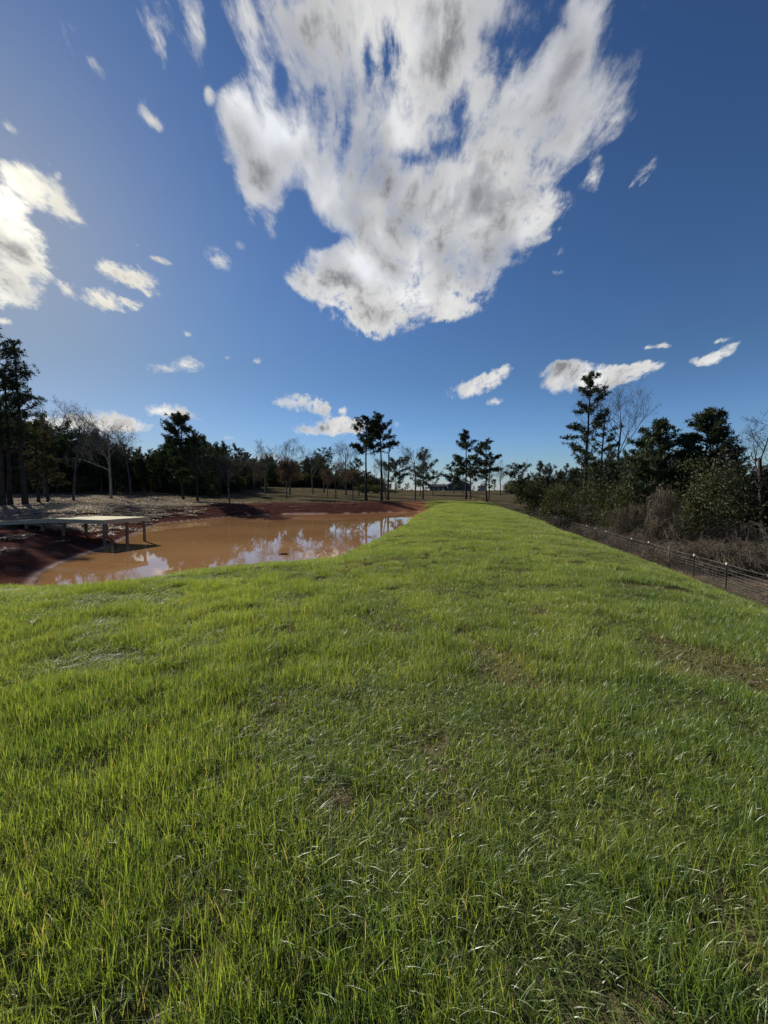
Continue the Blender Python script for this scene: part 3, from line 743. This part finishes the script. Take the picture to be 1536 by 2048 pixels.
def g_bare(h, spread=.5, seed=0, fork=.35, lean=0., twig=1.0, leafn=0, bark_=m_bark_grey, leafsize=.09, levels=5, r0=None, up=.28):
    "leafless tree: recursive limbs down to twigs; optional clinging dead leaves"
    rg = np.random.default_rng(seed); T = MB(); Bc = MB(); C = MB(); ends = []
    r0 = r0 or (.012*h+.03)
    def grow(p, d, L, r, lev):
        m = 5 if lev < 2 else 4
        pts = [p]
        for i_ in range(m):
            d = d+rg.normal(0, (.035, .10, .15, .2, .22, .24)[lev], 3)+np.array([0, 0, up*.25]); d /= np.linalg.norm(d); pts.append(pts[-1]+d*L/m)
        pts = np.array(pts)
        tgt = T if lev == 0 else Bc
        tgt.tube(pts, np.linspace(r, max(r*.5, .006), m+1), 7 if lev == 0 else (5 if lev < 3 else 3), cap=False)
        if lev >= 2: ends.extend(pts[1:])
        if lev >= levels: return
        nb = {0: 7, 1: 6, 2: 5, 3: 4}.get(lev, 3); nb = max(2, int(nb*twig+.5))
        for k in range(nb):
            s = (fork if lev == 0 else .25)+(1-(fork if lev == 0 else .25))*(k+rg.random()*.8)/nb
            j_ = min(m-1, int(s*m)); q = pts[j_]+(pts[j_+1]-pts[j_])*(s*m-j_)
            sd_ = rg.normal(0, 1, 3); sd_ -= d*sd_.dot(d); sd_ /= np.linalg.norm(sd_)
            an = rg.uniform(.45, .95); nd = d*math.cos(an)+sd_*math.sin(an)*(.6+spread)+np.array([0, 0, up*.4]); nd /= np.linalg.norm(nd)
            grow(q, nd, L*rg.uniform(.5, .72)*(1.05-.35*s if lev == 0 else 1-.3*s), max(r*(.42 if lev == 0 else .5)*(1-.4*s), .006), lev+1)
    d0 = np.array([lean, 0, 1.]); d0 /= np.linalg.norm(d0)
    T.tube([(-lean*.5, 0, -.6), (0, 0, 0), (lean*.3, 0, .3)], [r0*1.5, r0*1.25, r0*1.02], 8, cap=False)
    grow(np.array([lean*.3, 0, .25]), d0, h*.66, r0, 0)
    E = np.array(ends); sc_ = h/max(E[:, 2].max(), 1)
    for M_ in (T, Bc):
        for a in M_.v: a[:, 2] = np.where(a[:, 2] > 0, a[:, 2]*sc_, a[:, 2])
    E[:, 2] *= sc_
    if leafn:
        pick = E[rg.integers(0, len(E), leafn)]+rg.normal(0, .22, (leafn, 3)); leaves(C, pick, leafsize, rg)
    return T, Bc, C, bark_

def g_bush(w_, h, seed=0, kind='broad', n=2600, ls=.09):
    "leafy evergreen mass: many stems and leaf clumps spread through an uneven volume"
    rg = np.random.default_rng(seed); T = MB(); C = MB()
    nc = 42; cs = []
    for k in range(nc):
        a = rg.random()*6.28; u = rg.random()**.6; z = rg.uniform(.12, 1)
        rr = w_*.5*u*math.sqrt(max(.05, 1-(z-.35)**2/.5))
        c = np.array([math.cos(a)*rr, math.sin(a)*rr, z*h*(.8+.3*rg.random())]); cs.append(c)
        mid = c*.5+rg.normal(0, .15, 3); T.tube([(rg.normal(0, .08), rg.normal(0, .08), -.3), mid, c], [.035, .02, .008], 4, cap=False)
    cs = np.array(cs); k = rg.integers(0, nc, n); sg = .11*(w_+h)*.5
    P_ = cs[k]+rg.normal(0, 1, (n, 3))*sg*np.array([1, 1, .7])
    P_ = P_[P_[:, 2] > .03]
    if kind == 'broad': leaves(C, P_, ls, rg)
    else: tufts(C, P_[::6], .32, 12, rg)
    return T, C
def g_bramble(w_, h, seed=0, n=420, leaf=500, droop=1.0, hang=False):
    "tangle of arching thin stems with a few leaves"
    rg = np.random.default_rng(seed); T = MB(); C = MB(); lp = []
    anch = [np.array([rg.normal(0, w_*.2), rg.normal(0, w_*.2), h*u]) for u in (1, .93, .85, .78, .7, .6, .55, .5, .42, .35, .3)]
    for k in range(n):
        a = rg.random()*6.28; r = w_*.5*math.sqrt(rg.random()); p = np.array([math.cos(a)*r, math.sin(a)*r, -.05])
        if hang: c0 = anch[rg.integers(0, len(anch))]; p = c0+rg.normal(0, 1, 3)*np.array([w_*.10, w_*.10, h*.05])
        top = h*rg.uniform(.4, 1.0)*math.sqrt(max(.12, 1-(r/(w_*.5))**2))
        az = rg.random()*6.28; L = rg.uniform(.5, 1.3)*w_*.35; m = 6; pts = []; fall = rg.uniform(.25, 1.0)
        for i_ in range(m+1):
            u = i_/m
            if hang: q = p+np.array([math.cos(az)*L*u**.6*.45, math.sin(az)*L*u**.6*.45, .25*h*u*(1-u)-p[2]*fall*u**1.4])+rg.normal(0, .09, 3)
            else: q = p+np.array([math.cos(az)*L*u, math.sin(az)*L*u, top*math.sin(math.pi*(u**.8)*.8)])+rg.normal(0, .06, 3)
            q[2] = max(q[2], -.1); pts.append(q)
        T.tube(pts, np.linspace(.011, .005, m+1), 3, cap=False); lp += pts[1:]
    lp = np.array(lp); pick = lp[rg.integers(0, len(lp), leaf)]+rg.normal(0, .08, (leaf, 3)); leaves(C, pick, .055, rg)
    return T, C

def thing_tree(name, label, cat, loc, parts, rz=0, s=1., group=None):
    e = empty(name, loc, rz, s); tag(e, label, cat, group)
    for (nm, mb, m_) in parts:
        if isinstance(mb, bpy.types.Mesh): link(bpy.data.objects.new(nm, mb), e)
        elif mb.n: mb.build(nm, m_, e)
    return e
def spot(px, base=None, top=None, d=None):
    "ground point and height of something whose foot and top rows in the photograph are known"
    if d is None:
        h_ = hit(px, base)
        if h_ is None: h_ = (ray(px, HOR).x*80, 80)
        x, d = h_
    else: v = ray(px, base or HOR); x = v.x/v.y*d
    z = T1(x, d)
    v = ray(px, top); ht = EYE+v.z/v.y*d-z
    return Vector((x, d, z)), ht
LOG = []
def pine(px, base, top, label, d=None, name='pine_tree', group=None, lx=0, **kw):
    loc, ht = spot(px, base, top, d); LOG.append(('pine', px, base, round(loc.y), round(ht, 1)))
    T, C, nm, bk = g_pine(ht, **kw)
    return thing_tree(name, label, 'tree', loc, [('trunk', T, bk), ('crown', C, nm)], group=group)
def bare(px, base, top, label, d=None, name='bare_tree', group=None, leafmat=m_brown, **kw):
    loc, ht = spot(px, base, top, d); LOG.append(('bare', px, base, round(loc.y), round(ht, 1)))
    T, Bc, C, bk = g_bare(ht, **kw)
    return thing_tree(name, label, 'tree', loc, [('trunk', T, bk), ('branches', Bc, bk), ('leaves', C, leafmat)], group=group)

# left group behind the dock
pine(4, 1003, 640, 'tallest pine, cut by the left edge of the photo behind the dock walkway', d=45, cs=.36, spread=3.2, seed=1, dens=1.1)
pine(19, 1003, 730, 'thin dark pine between the tallest left pine and its neighbour to the right', d=46, cs=.42, spread=2.2, seed=2, dens=.9)
pine(50, 1005, 678, 'tall slim pine, right-hand one of the tall trio at the left edge', d=46, cs=.30, spread=2.6, seed=3, dens=1.05, lean=-.012)
pine(77, 996, 838, 'short bushy pine just right of the tall left trio', d=51, cs=.22, spread=2.2, seed=4, needles=m_needle_warm, prof='cone')
pine(95, 996, 868, 'short rusty green pine beside the wide bare tree behind the dock', d=51, cs=.20, spread=2.0, seed=5, needles=m_needle_warm, prof='cone')
bare(90, 985, 795, 'thin leafless tree rising behind the two short pines on the left', d=66, seed=61, spread=.4, fork=.5)
bare(147, 997, 792, 'wide leafless tree with dark trunk on the leafy slope behind the dock', d=54, seed=6, spread=.75, fork=.42, r0=.17, levels=5)
bare(222, 991, 812, 'leafless tree with a pale grey trunk and broad fan of twigs', d=60, seed=7, spread=.9, fork=.38, bark_=m_bark_pale, r0=.2)
bare(262, 985, 845, 'small leafless tree right of the pale-trunked one against dark woods', d=78, seed=62, spread=.7, fork=.4)
pine(366, 997, 836, 'big bushy dark evergreen with thick trunk on the far bank left', cs=.22, spread=3.1, seed=8, dens=1.6, irr=.6, tuft=.5, prof='flat', d=66, gaps=.05)
pine(395, 1002, 862, 'dark pine just right of the big bushy evergreen', cs=.36, spread=2.6, seed=9, d=64)
bare(459, 1005, 905, 'small leafless tree alone above the red bank left of centre', d=60, seed=10, spread=.8, fork=.3, leafn=500, levels=5)
# middle of the far field
bare(508, 990, 915, 'small brown-leaved tree with short dark stem, leftmost in the mid field', d=92, seed=11, leafn=1500, spread=.8, fork=.2)
bare(531, 989, 878, 'tall thin leafless tree left of the rusty brown oak', d=96, seed=12, spread=.5, fork=.45)
bare(573, 1000, 912, 'round rusty brown oak keeping its dead leaves, nearest in mid field', name='oak_tree', d=76, seed=13, leafn=5200, spread=1.0, fork=.18, leafsize=.11)
bare(580, 993, 872, 'leafless tree with upright twigs rising behind the rusty brown oak', d=90, seed=14, spread=.35, fork=.5)
bare(626, 989, 890, 'leafless tree with a wide flat top in the middle of the field', d=96, seed=15, spread=.85, fork=.45)
pine(648, 986, 904, 'round topped pine right of the wide leafless tree', d=105, cs=.3, spread=3.6, seed=16, dens=1.0, prof='flat')
bare(655, 1000, 935, 'slim sapling with a brown crown left of the forked leafless tree', d=76, seed=17, leafn=900, spread=.6, fork=.4, levels=4)
bare(672, 1001, 915, 'slender brownish tree with forked top left of the tall pines', d=78, seed=18, leafn=1800, spread=.7, fork=.3)
bare(692, 988, 880, 'feathery leafless tree immediately left of the tall central pines', d=98, seed=19, spread=.5, fork=.35, leafn=500)
bare(706, 1006, 938, 'small brown-leaved tree in front of the left tall pine', d=71, seed=20, leafn=2400, spread=.9, fork=.3, levels=4)
pine(718, 993, 920, 'short dark pine behind the left tall central pine', d=92, cs=.35, spread=2.8, seed=21)
pine(732, 1007, 833, 'left one of the two tall central pines reflected in the pond', d=72, cs=.54, spread=3.0, seed=22, dens=1.4, lean=-.02, gaps=.03, tuft=.5)
pine(763, 1007, 829, 'right one of the two tall central pines, with the rounder crown', d=72, cs=.60, spread=3.1, seed=23, dens=1.45, lean=-.03, gaps=.03, tuft=.5)
bare(773, 1002, 905, 'leaning leafless tree crossing the right tall central pine', d=76, seed=24, lean=-.22, spread=.5, fork=.3, r0=.12)
pine(776, 1005, 858, 'scraggly thin pine with few tufts right of the tall central pair', d=74, cs=.35, spread=1.9, seed=25, dens=.45, gaps=.5)
pine(790, 982, 924, 'dark round pine on the rise right of the tall central pair', d=125, cs=.3, spread=5.0, seed=26, prof='flat', dens=.9, tuft=.7)
bare(830, 1005, 881, 'tall feathery leafless tree near the right end of the pond', d=74, seed=27, spread=.5, fork=.4)
pine(846, 1000, 902, 'dense dark pine beside the feathery leafless tree by the pond end', d=82, cs=.28, spread=3.4, seed=28, dens=1.2, prof='round')
pine(841, 985, 935, 'short pine behind the dense dark pine at the pond end', d=112, cs=.3, spread=3.0, seed=29)
pine(866, 985, 944, 'short open pine between the pond-end pine and the house', d=112, cs=.25, spread=3.4, seed=30)
pine(932, 999, 862, 'tall layered pine standing at the end of the green bank', d=84, cs=.34, spread=2.9, seed=31, dens=1.4, tuft=.48, prof='round', lean=-.03, layers=((.12, .19), (.42, .5)))
pine(941, 999, 915, 'short dark pine right beside the tall layered pine', d=84, cs=.35, spread=2.4, seed=32, lean=-.01)
pine(973, 1004, 880, 'tall dense pine, right-hand one at the end of the green bank', d=77, cs=.40, spread=2.9, seed=33, dens=1.5, tuft=.48, lean=-.02)
pine(978, 993, 925, 'shorter pine behind the tall dense pine at the bank end', d=95, cs=.3, spread=3.2, seed=34)
pine(908, 982, 928, 'bushy pine overhanging the left half of the house', d=150, cs=.15, spread=5.0, seed=35, tuft=.7, dens=.8)
pine(925, 982, 932, 'bushy pine overhanging the right half of the house', d=160, cs=.25, spread=5.5, seed=36, tuft=.7, dens=.7)
bare(1000, 990, 918, 'small leafless tree at the far corner of the right woods', d=115, seed=37, spread=.7, fork=.4)
# right side
pine(1168, 1040, 744, 'very tall lone pine with layered tufts rising above the right woods', d=58, cs=.33, spread=3.3, seed=41, dens=1.25, lean=.035, prof='round', tuft=.5, gaps=.1, layers=((.06, .2), (.27, .36), (.50, .57), (.7, .74)))
pine(1197, 1040, 818, 'second tall thin pine between the lone pine and the leafless tree', d=56, cs=.45, spread=2.4, seed=42, dens=1.0, lean=.03, layers=((.2, .27),))
bare(1222, 1040, 745, 'tall pale leafless tree with upswept limbs beside the lone pine', d=57, seed=43, spread=.5, fork=.52, lean=.09, bark_=m_bark_grey, r0=.2, up=.42)
pine(1160, 1040, 905, 'low open pine around the foot of the very tall lone pine', d=55, cs=.3, spread=3.4, seed=44, dens=.9)
pine(1215, 1050, 892, 'mid height pine below the tall pale leafless tree', d=50, cs=.25, spread=3.2, seed=45, dens=.9)
pine(1300, 1060, 856, 'broad dark pine with upright shoots, left of the right pair', d=40, cs=.12, spread=2.45, seed=46, dens=2.1, tuft=.42, prof='flat', irr=.5, gaps=.03)
pine(1405, 1060, 833, 'tall rounded dark pine, right one of the pair above the brush', d=38, cs=.12, spread=2.2, seed=47, dens=2.4, tuft=.40, prof='flat', gaps=.02, irr=.5)
pine(1352, 1060, 905, 'small pine in the dip between the two dark right pines', d=42, cs=.3, spread=2.6, seed=48)
pine(1462, 1060, 895, 'low pine right of the tall rounded dark pine', d=37, cs=.2, spread=3.0, seed=49, dens=1.1)
bare(1528, 1070, 815, 'big dark leafless tree reaching in at the right edge', d=31, seed=50, spread=1.1, fork=.32, r0=.22, lean=-.06, bark_=m_bark)
pine(1262, 1055, 898, 'narrow young pine with upright leader in the right woods', d=46, cs=.15, spread=2.0, seed=51, prof='cone')
pine(1035, 1000, 933, 'small dark pine where the right woods begin', d=92, cs=.12, spread=3.0, seed=52, prof='flat', tuft=.55)
pine(1085, 1010, 936, 'dark bushy pine second along the right woods from the bank end', d=80, cs=.12, spread=3.2, seed=53, prof='flat', tuft=.5)
pine(1132, 1010, 930, 'pointed young pine along the edge of the right woods', d=75, cs=.1, spread=2.4, seed=54, prof='cone')

# leafy evergreens, vines and brambles on the right
def shrub(px, d, w_, h, label, seed, kind='broad', name='shrub', cat='shrub', m_=None, n=2600, ls=.09):
    v = ray(px, HOR); x = v.x/v.y*d; T, C = g_bush(w_, h, seed, kind, n, ls)
    thing_tree(name, label, cat, (x, d, T1(x, d)), [('stems', T, m_bark), ('foliage', C, m_ or (m_broad if kind == 'broad' else m_needle))])
shrub(1432, 30, 5.2, 6.6, 'large olive green leafy evergreen in front of the tall rounded pine', 71, n=9000, name='evergreen_shrub')
shrub(1385, 32, 3.0, 4.4, 'smaller olive evergreen left of the large leafy one', 72, n=4000, name='evergreen_shrub')
shrub(1250, 40, 5.0, 5.0, 'dull green evergreen bush under the young pine', 73, n=5000, name='evergreen_shrub')
shrub(1180, 48, 6.0, 5.4, 'dark green thicket bush under the very tall lone pine', 74, n=6000, ls=.11, name='evergreen_shrub')
shrub(1120, 58, 6.0, 5.2, 'dull green bush halfway along the right woods', 75, n=5000, ls=.12, name='evergreen_shrub')
shrub(1070, 72, 6.5, 5.0, 'dark green bush behind the far fence posts', 76, n=5000, ls=.14, name='evergreen_shrub')
shrub(424, 78, 1.8, 2.2, 'small dark bush standing alone at the edge of the left woods', 77, n=900, ls=.12)
shrub(727, 118, 5.0, 2.3, 'low dark bush behind the tall central pines, left half', 78, n=1500, ls=.16)
shrub(752, 118, 5.0, 2.4, 'low dark bush behind the tall central pines, right half', 79, n=1500, ls=.16)
def bramble(px, d, w_, h, label, seed, name='bramble', **kw):
    v = ray(px, HOR); x = v.x/v.y*d; T, C = g_bramble(w_, h, seed, **kw)
    thing_tree(name, label, 'bramble' if name == 'bramble' else 'vines', (x, d, T1(x, d)), [('stems', T, m_vine), ('leaves', C, m_broad)])
bramble(1330, 30, 3.0, 4.9, 'tall column of vines hanging over a snag in the right woods', 81, name='vine_tangle', hang=True, n=800, leaf=4200)
bramble(1255, 38, 4.0, 3.6, 'brown curtain of vines left of the tall vine column', 82, name='vine_tangle', hang=True, n=600, leaf=2200)
bramble(1190, 46, 4.4, 3.2, 'brown vine tangle below the very tall lone pine', 83, name='vine_tangle', hang=True, n=500, leaf=1800)
bramble(1420, 24.5, 5.0, 1.9, 'greenish bramble mound behind the fence, left of the right edge mound', 84, n=900, leaf=3200)
bramble(1500, 23.5, 5.5, 1.9, 'broad bramble mound behind the fence at the right edge', 85, n=1000, leaf=3600)
bramble(1345, 27, 3.8, 1.6, 'brown bramble at the foot of the tall vine column', 86, n=600, leaf=1300)
bramble(1280, 32, 4.2, 1.7, 'brown bramble between the fence and the brown vine curtain', 87, n=600, leaf=1200)
bramble(1225, 38, 4.5, 1.6, 'brown bramble near the fence below the pale leafless tree', 88, n=500, leaf=1000)
bramble(1175, 44, 5, 1.6, 'brown bramble near the fence below the very tall lone pine', 89, n=500, leaf=900)
bramble(1475, 28, 5.5, 2.8, 'dark bramble bank in front of the large leafy evergreen', 90, n=800, leaf=2200)
bramble(1130, 54, 5.5, 1.9, 'brown bramble near the paired fence posts', 91, n=500, leaf=300)
bramble(1095, 64, 6, 2.0, 'farthest brown bramble along the right woods', 92, n=500, leaf=300)

# far-off woods that read as one mass
protos = []
for k in range(4):
    T, C, nm, bk = g_pine(13, cs=.28, spread=2.9, seed=200+k, dens=.85, tuft=.55, prof='flat' if k % 2 else 'round')
    o = MB(); protos.append((T, C, nm, bk))
def two_mat(T, C, m1, m2, name):
    mb = MB(); nq = []
    mb.v = T.v+C.v; off = T.n
    mb.q = T.q+[q_+off for q_ in C.q]; mb.t = T.t+[t_+off for t_ in C.t]; mb.a = T.a+C.a; mb.n = T.n+C.n
    me = mb.mesh(name, m1); me.materials.append(m2)
    nTq = sum(len(q_) for q_ in T.q); nq_ = sum(len(q_) for q_ in mb.q); nTt = sum(len(t_) for t_ in T.t); nt_ = sum(len(t_) for t_ in mb.t)
    mi = np.concatenate([np.zeros(nTq), np.ones(nq_-nTq), np.zeros(nTt), np.ones(nt_-nTt)]).astype(np.int32)
    me.polygons.foreach_set('material_index', mi); me.update()
    return me
pv = [two_mat(T, C, bk, nm, 'wood_pine') for (T, C, nm, bk) in protos]
for k in range(3):
    T, Bc, C, bk = g_bare(12, seed=230+k, leafn=0, spread=.5, fork=.4, levels=4)
    pv.append(two_mat(T, Bc, bk, bk, 'wood_bare'))
for k in range(3):
    T, C = g_bush(4.5, 3.6, 240+k, n=2600, ls=.15); pv.append(two_mat(T, C, m_bark, m_broad, 'wood_bush'))
def woods(name, label, pts, hts, kinds):
    pts = np.array(pts); n = len(pts)
    s = np.array(hts)
    o = scatter(name, pts, np.stack([0*s, 0*s, rng.uniform(0, 6.28, n)], -1), np.stack([s, s, s], -1), kinds, pv)
    tag(o, label, 'woods', kind='stuff')
# left woods: skyline heights by photograph column
def skyline(px, table): return float(np.interp(px, [a for a, b_ in table], [b_ for a, b_ in table]))
LS = [(-400, 780), (0, 830), (60, 845), (130, 848), (190, 868), (250, 893), (300, 900), (340, 885), (410, 880), (440, 890), (480, 900), (515, 918), (545, 915), (590, 918), (640, 925), (700, 945), (760, 950)]
pts, hts, kd = [], [], []
for k in range(520):
    px = random.uniform(-420, 520); dd0 = 86+random.random()**1.2*50 if px > 250 else 80+random.random()**1.2*50
    if px > 430: dd0 += (px-430)*.35
    v = ray(px, HOR); x = v.x/v.y*dd0; z = T1(x, dd0)
    ty = skyline(px, LS)+random.uniform(-4, 30)+random.random()**3*50; v = ray(px, ty); ht = EYE+v.z/v.y*dd0-z
    r_ = random.random()
    if r_ < .78: kd.append(random.randrange(4)); hts.append(ht/13)
    elif r_ < .86: kd.append(4+random.randrange(3)); hts.append(ht/12)
    else: kd.append(7+random.randrange(3)); hts.append(random.uniform(.8, 1.5))
    pts.append((x, dd0, z))
for k in range(150):   # low growth closing the floor of the wood
    px = random.uniform(-420, 520); dd0 = random.uniform(100, 135)+(max(0, px-430)*.3); v = ray(px, HOR); x = v.x/v.y*dd0
    pts.append((x, dd0, T1(x, dd0))); hts.append(random.uniform(1.0, 1.6)); kd.append(7+random.randrange(3))
woods('left_woods', 'dark pine woods closing the field behind the dock', pts, hts, np.array(kd))
# middle woods on the crest
MS = [(500, 912), (545, 912), (570, 925), (600, 915), (640, 915), (665, 940), (700, 935), (740, 945), (765, 960)]
pts, hts, kd = [], [], []
for k in range(330):
    px = random.uniform(505, 765); dd0 = random.uniform(150, 200)
    if 600 < px < 612: continue
    v = ray(px, HOR); x = v.x/v.y*dd0; z = T1(x, dd0)
    ty = skyline(px, MS)+random.uniform(0, 30); v = ray(px, ty); ht = EYE+v.z/v.y*dd0-z
    if random.random() < .7: kd.append(random.randrange(4)); hts.append(ht/13)
    else: kd.append(7+random.randrange(3)); hts.append(1.3)
    pts.append((x, dd0, z))
woods('crest_woods', 'line of dark trees on the crest behind the middle of the field', pts, hts, np.array(kd))
# right woods along the fence
RS = [(960, 950), (1010, 955), (1040, 948), (1100, 945), (1160, 935), (1220, 920), (1260, 905), (1300, 905), (1350, 930), (1400, 905), (1450, 935), (1500, 940), (1560, 930), (1800, 880), (2200, 840)]
pts, hts, kd = [], [], []
for k in range(520):
    dd0 = 20+random.random()**1.3*120; c = random.uniform(19.5, 19.5+34) if dd0 < 95 else random.uniform(15, 50)
    x = c+.2*dd0+ (2 if dd0 > 26 else 6); px = CX+FPX*x/dd0
    if px > 2300: continue
    z = T1(x, dd0); ty = skyline(px, RS)+random.uniform(0, 45); v = ray(px, ty); ht = min(EYE+v.z/v.y*dd0-z, 13)
    r_ = random.random()
    if ht < 3.5: r_ = 1
    if r_ < .74: kd.append(random.randrange(4)); hts.append(ht/13)
    elif r_ < .80: kd.append(4+random.randrange(3)); hts.append(ht/12)
    else: kd.append(7+random.randrange(3)); hts.append(random.uniform(.8, 1.3))
    pts.append((x, dd0, z))
woods('right_woods', 'tangled dark woods filling the low ground right of the wire fence', pts, hts, np.array(kd))
# distant tree line far behind everything
pts, hts, kd = [], [], []
for k in range(260):
    a_ = R(random.uniform(-60, 60)); r_ = random.uniform(300, 420); x = r_*math.sin(a_); y = r_*math.cos(a_)
    pts.append((x, y, T1(x, y)-1)); hts.append(random.uniform(.35, .75)); kd.append(random.choice([0, 1, 2, 3, 7, 8, 9]))
woods('distant_woods', 'low distant tree line on the horizon beyond the house', pts, hts, np.array(kd))

# ---------------------------------------------------------------- house, mast, feeder
hd = 235.; v = ray(919, 981); hx = v.x/v.y*hd; hz = T1(hx, hd)
hs = empty('house', (hx, hd, hz)); tag(hs, 'dark blue-grey gabled house far beyond the end of the green bank', 'house')
b = MB(); W2, H1, H2, DP = 7.2, 3.4, 6.3, 11
b.add([(-W2, 0, -1), (W2, 0, -1), (W2, 0, H1), (0, 0, H2), (-W2, 0, H1), (-W2, DP, -1), (W2, DP, -1), (W2, DP, H1), (0, DP, H2), (-W2, DP, H1)],
      [[0, 1, 2, 4], [6, 5, 9, 7], [1, 6, 7, 2], [5, 0, 4, 9]], [[4, 2, 3], [7, 9, 8]])
b.box(-W2-10.5, -W2-.003, 3, 10, -1, 2.5)
b.build('wall', m_siding, hs, smooth=False)
b = MB()
for sgn in (-1, 1):
    p = [(0, -.5, H2+.02), (sgn*(W2+.6), -.5, H1-.25), (sgn*(W2+.6), DP+.5, H1-.25), (0, DP+.5, H2+.02)]
    b.add(p+[(a_, c_, d_+.22) for a_, c_, d_ in p], [[0, 1, 2, 3], [4, 7, 6, 5], [0, 4, 5, 1], [1, 5, 6, 2], [2, 6, 7, 3]])
b.build('roof', m_roof, hs, smooth=False)
b = MB(); p = [(-W2-11, 2.4, 2.45), (-W2-.65, 2.4, 2.45), (-W2-.65, 6.5, 3.9), (-W2-11, 6.5, 3.9), (-W2-11, 10.6, 2.45), (-W2-.65, 10.6, 2.45)]
b.add(p+[(a_, c_, d_+.18) for a_, c_, d_ in p], [[0, 1, 2, 3], [3, 2, 5, 4], [6, 9, 8, 7], [9, 10, 11, 8], [0, 6, 7, 1], [0, 3, 9, 6], [3, 4, 10, 9]]); b.build('wing_roof', m_roof, hs, smooth=False)
for (x0, x1, z0, z1) in ((-4.8, -3.4, 1, 2.3), (-.9, .9, 1.0, 2.4), (3.4, 4.8, 1, 2.3), (-.5, .5, 3.9, 4.8)):
    f = MB(); f.box(x0-.1, x1+.1, -.06, -.003, z0-.1, z1+.1); fo = f.build('window', m_siding, hs, smooth=False)
    f = MB(); f.box(x0, x1, -.09, -.063, z0, z1); f.build('pane', m_glass, fo, smooth=False)
for x0 in (-16.6, -13.2, -10.4):
    f = MB(); f.box(x0, x0+1.7, 2.93, 2.997, -.3, 1.9); f.build('garage_door', m_beige, hs, smooth=False)
sd_ = 230.; v = ray(965, 981); x = v.x/v.y*sd_; sh_ = empty('shed', (x, sd_, T1(x, sd_))); tag(sh_, 'small pale shed far behind the tall dense pine', 'shed')
b = MB(); b.box(-2.2, 2.2, 0, 3, -1, 2.2); b.build('wall', m_beige, sh_, smooth=False)
b = MB(); b.add([(-2.5, -.3, 2.15), (2.5, -.3, 2.15), (2.5, 1.5, 3.1), (-2.5, 1.5, 3.1), (-2.5, 3.3, 2.15), (2.5, 3.3, 2.15)], [[0, 1, 2, 3], [3, 2, 5, 4], [0, 4, 5, 1]], [[0, 3, 4], [1, 5, 2]]); b.build('roof', m_roof, sh_, smooth=False)
v = ray(888, 986); x = v.x/v.y*118; fd = empty('feeder_post', (x, 118, T1(x, 118))); tag(fd, 'short dark post with a small pale box on top, in the far field', 'post')
b = MB(); b.tube([(0, 0, -.3), (0, 0, .6), (0, 0, 1.15)], .1, 8); b.build('post', m_post, fd)
b = MB(); b.box(-.3, .3, -.25, .25, 1.151, 1.5); b.build('box', m_white, fd, smooth=False)
v = ray(1053, 975); x = v.x/v.y*420; ms = empty('radio_mast', (x, 420, T1(x, 420))); v = ray(1053, 905); mh = EYE+v.z/v.y*420-ms.location.z
tag(ms, 'thin radio mast on the skyline above the start of the right woods', 'mast')
b = MB()
for k in range(3): a_ = k*2.094; b.tube([(math.cos(a_)*.6, math.sin(a_)*.6, -1), (math.cos(a_)*.45, math.sin(a_)*.45, mh*.8)], .1, 4)
for k in range(16): 
    z = mh*.8*k/16; a_ = 2.094*(k % 3); a2_ = a_+2.094; b.tube([(math.cos(a_)*.55, math.sin(a_)*.55, z), (math.cos(a2_)*.5, math.sin(a2_)*.5, z+mh*.05)], .05, 3)
b.build('lattice', m_mast, ms); b = MB(); b.tube([(0, 0, mh*.8), (0, 0, mh)], .12, 5); b.build('antenna', m_mast, ms)
b = MB()
for k in range(3): a_ = k*2.094; b.box(math.cos(a_)*.9-.15, math.cos(a_)*.9+.15, math.sin(a_)*.9-.1, math.sin(a_)*.9+.1, mh*.5, mh*.5+2.2)
b.build('panel_antenna', m_mast, ms)
for l_ in LOG: print('TREE', l_)
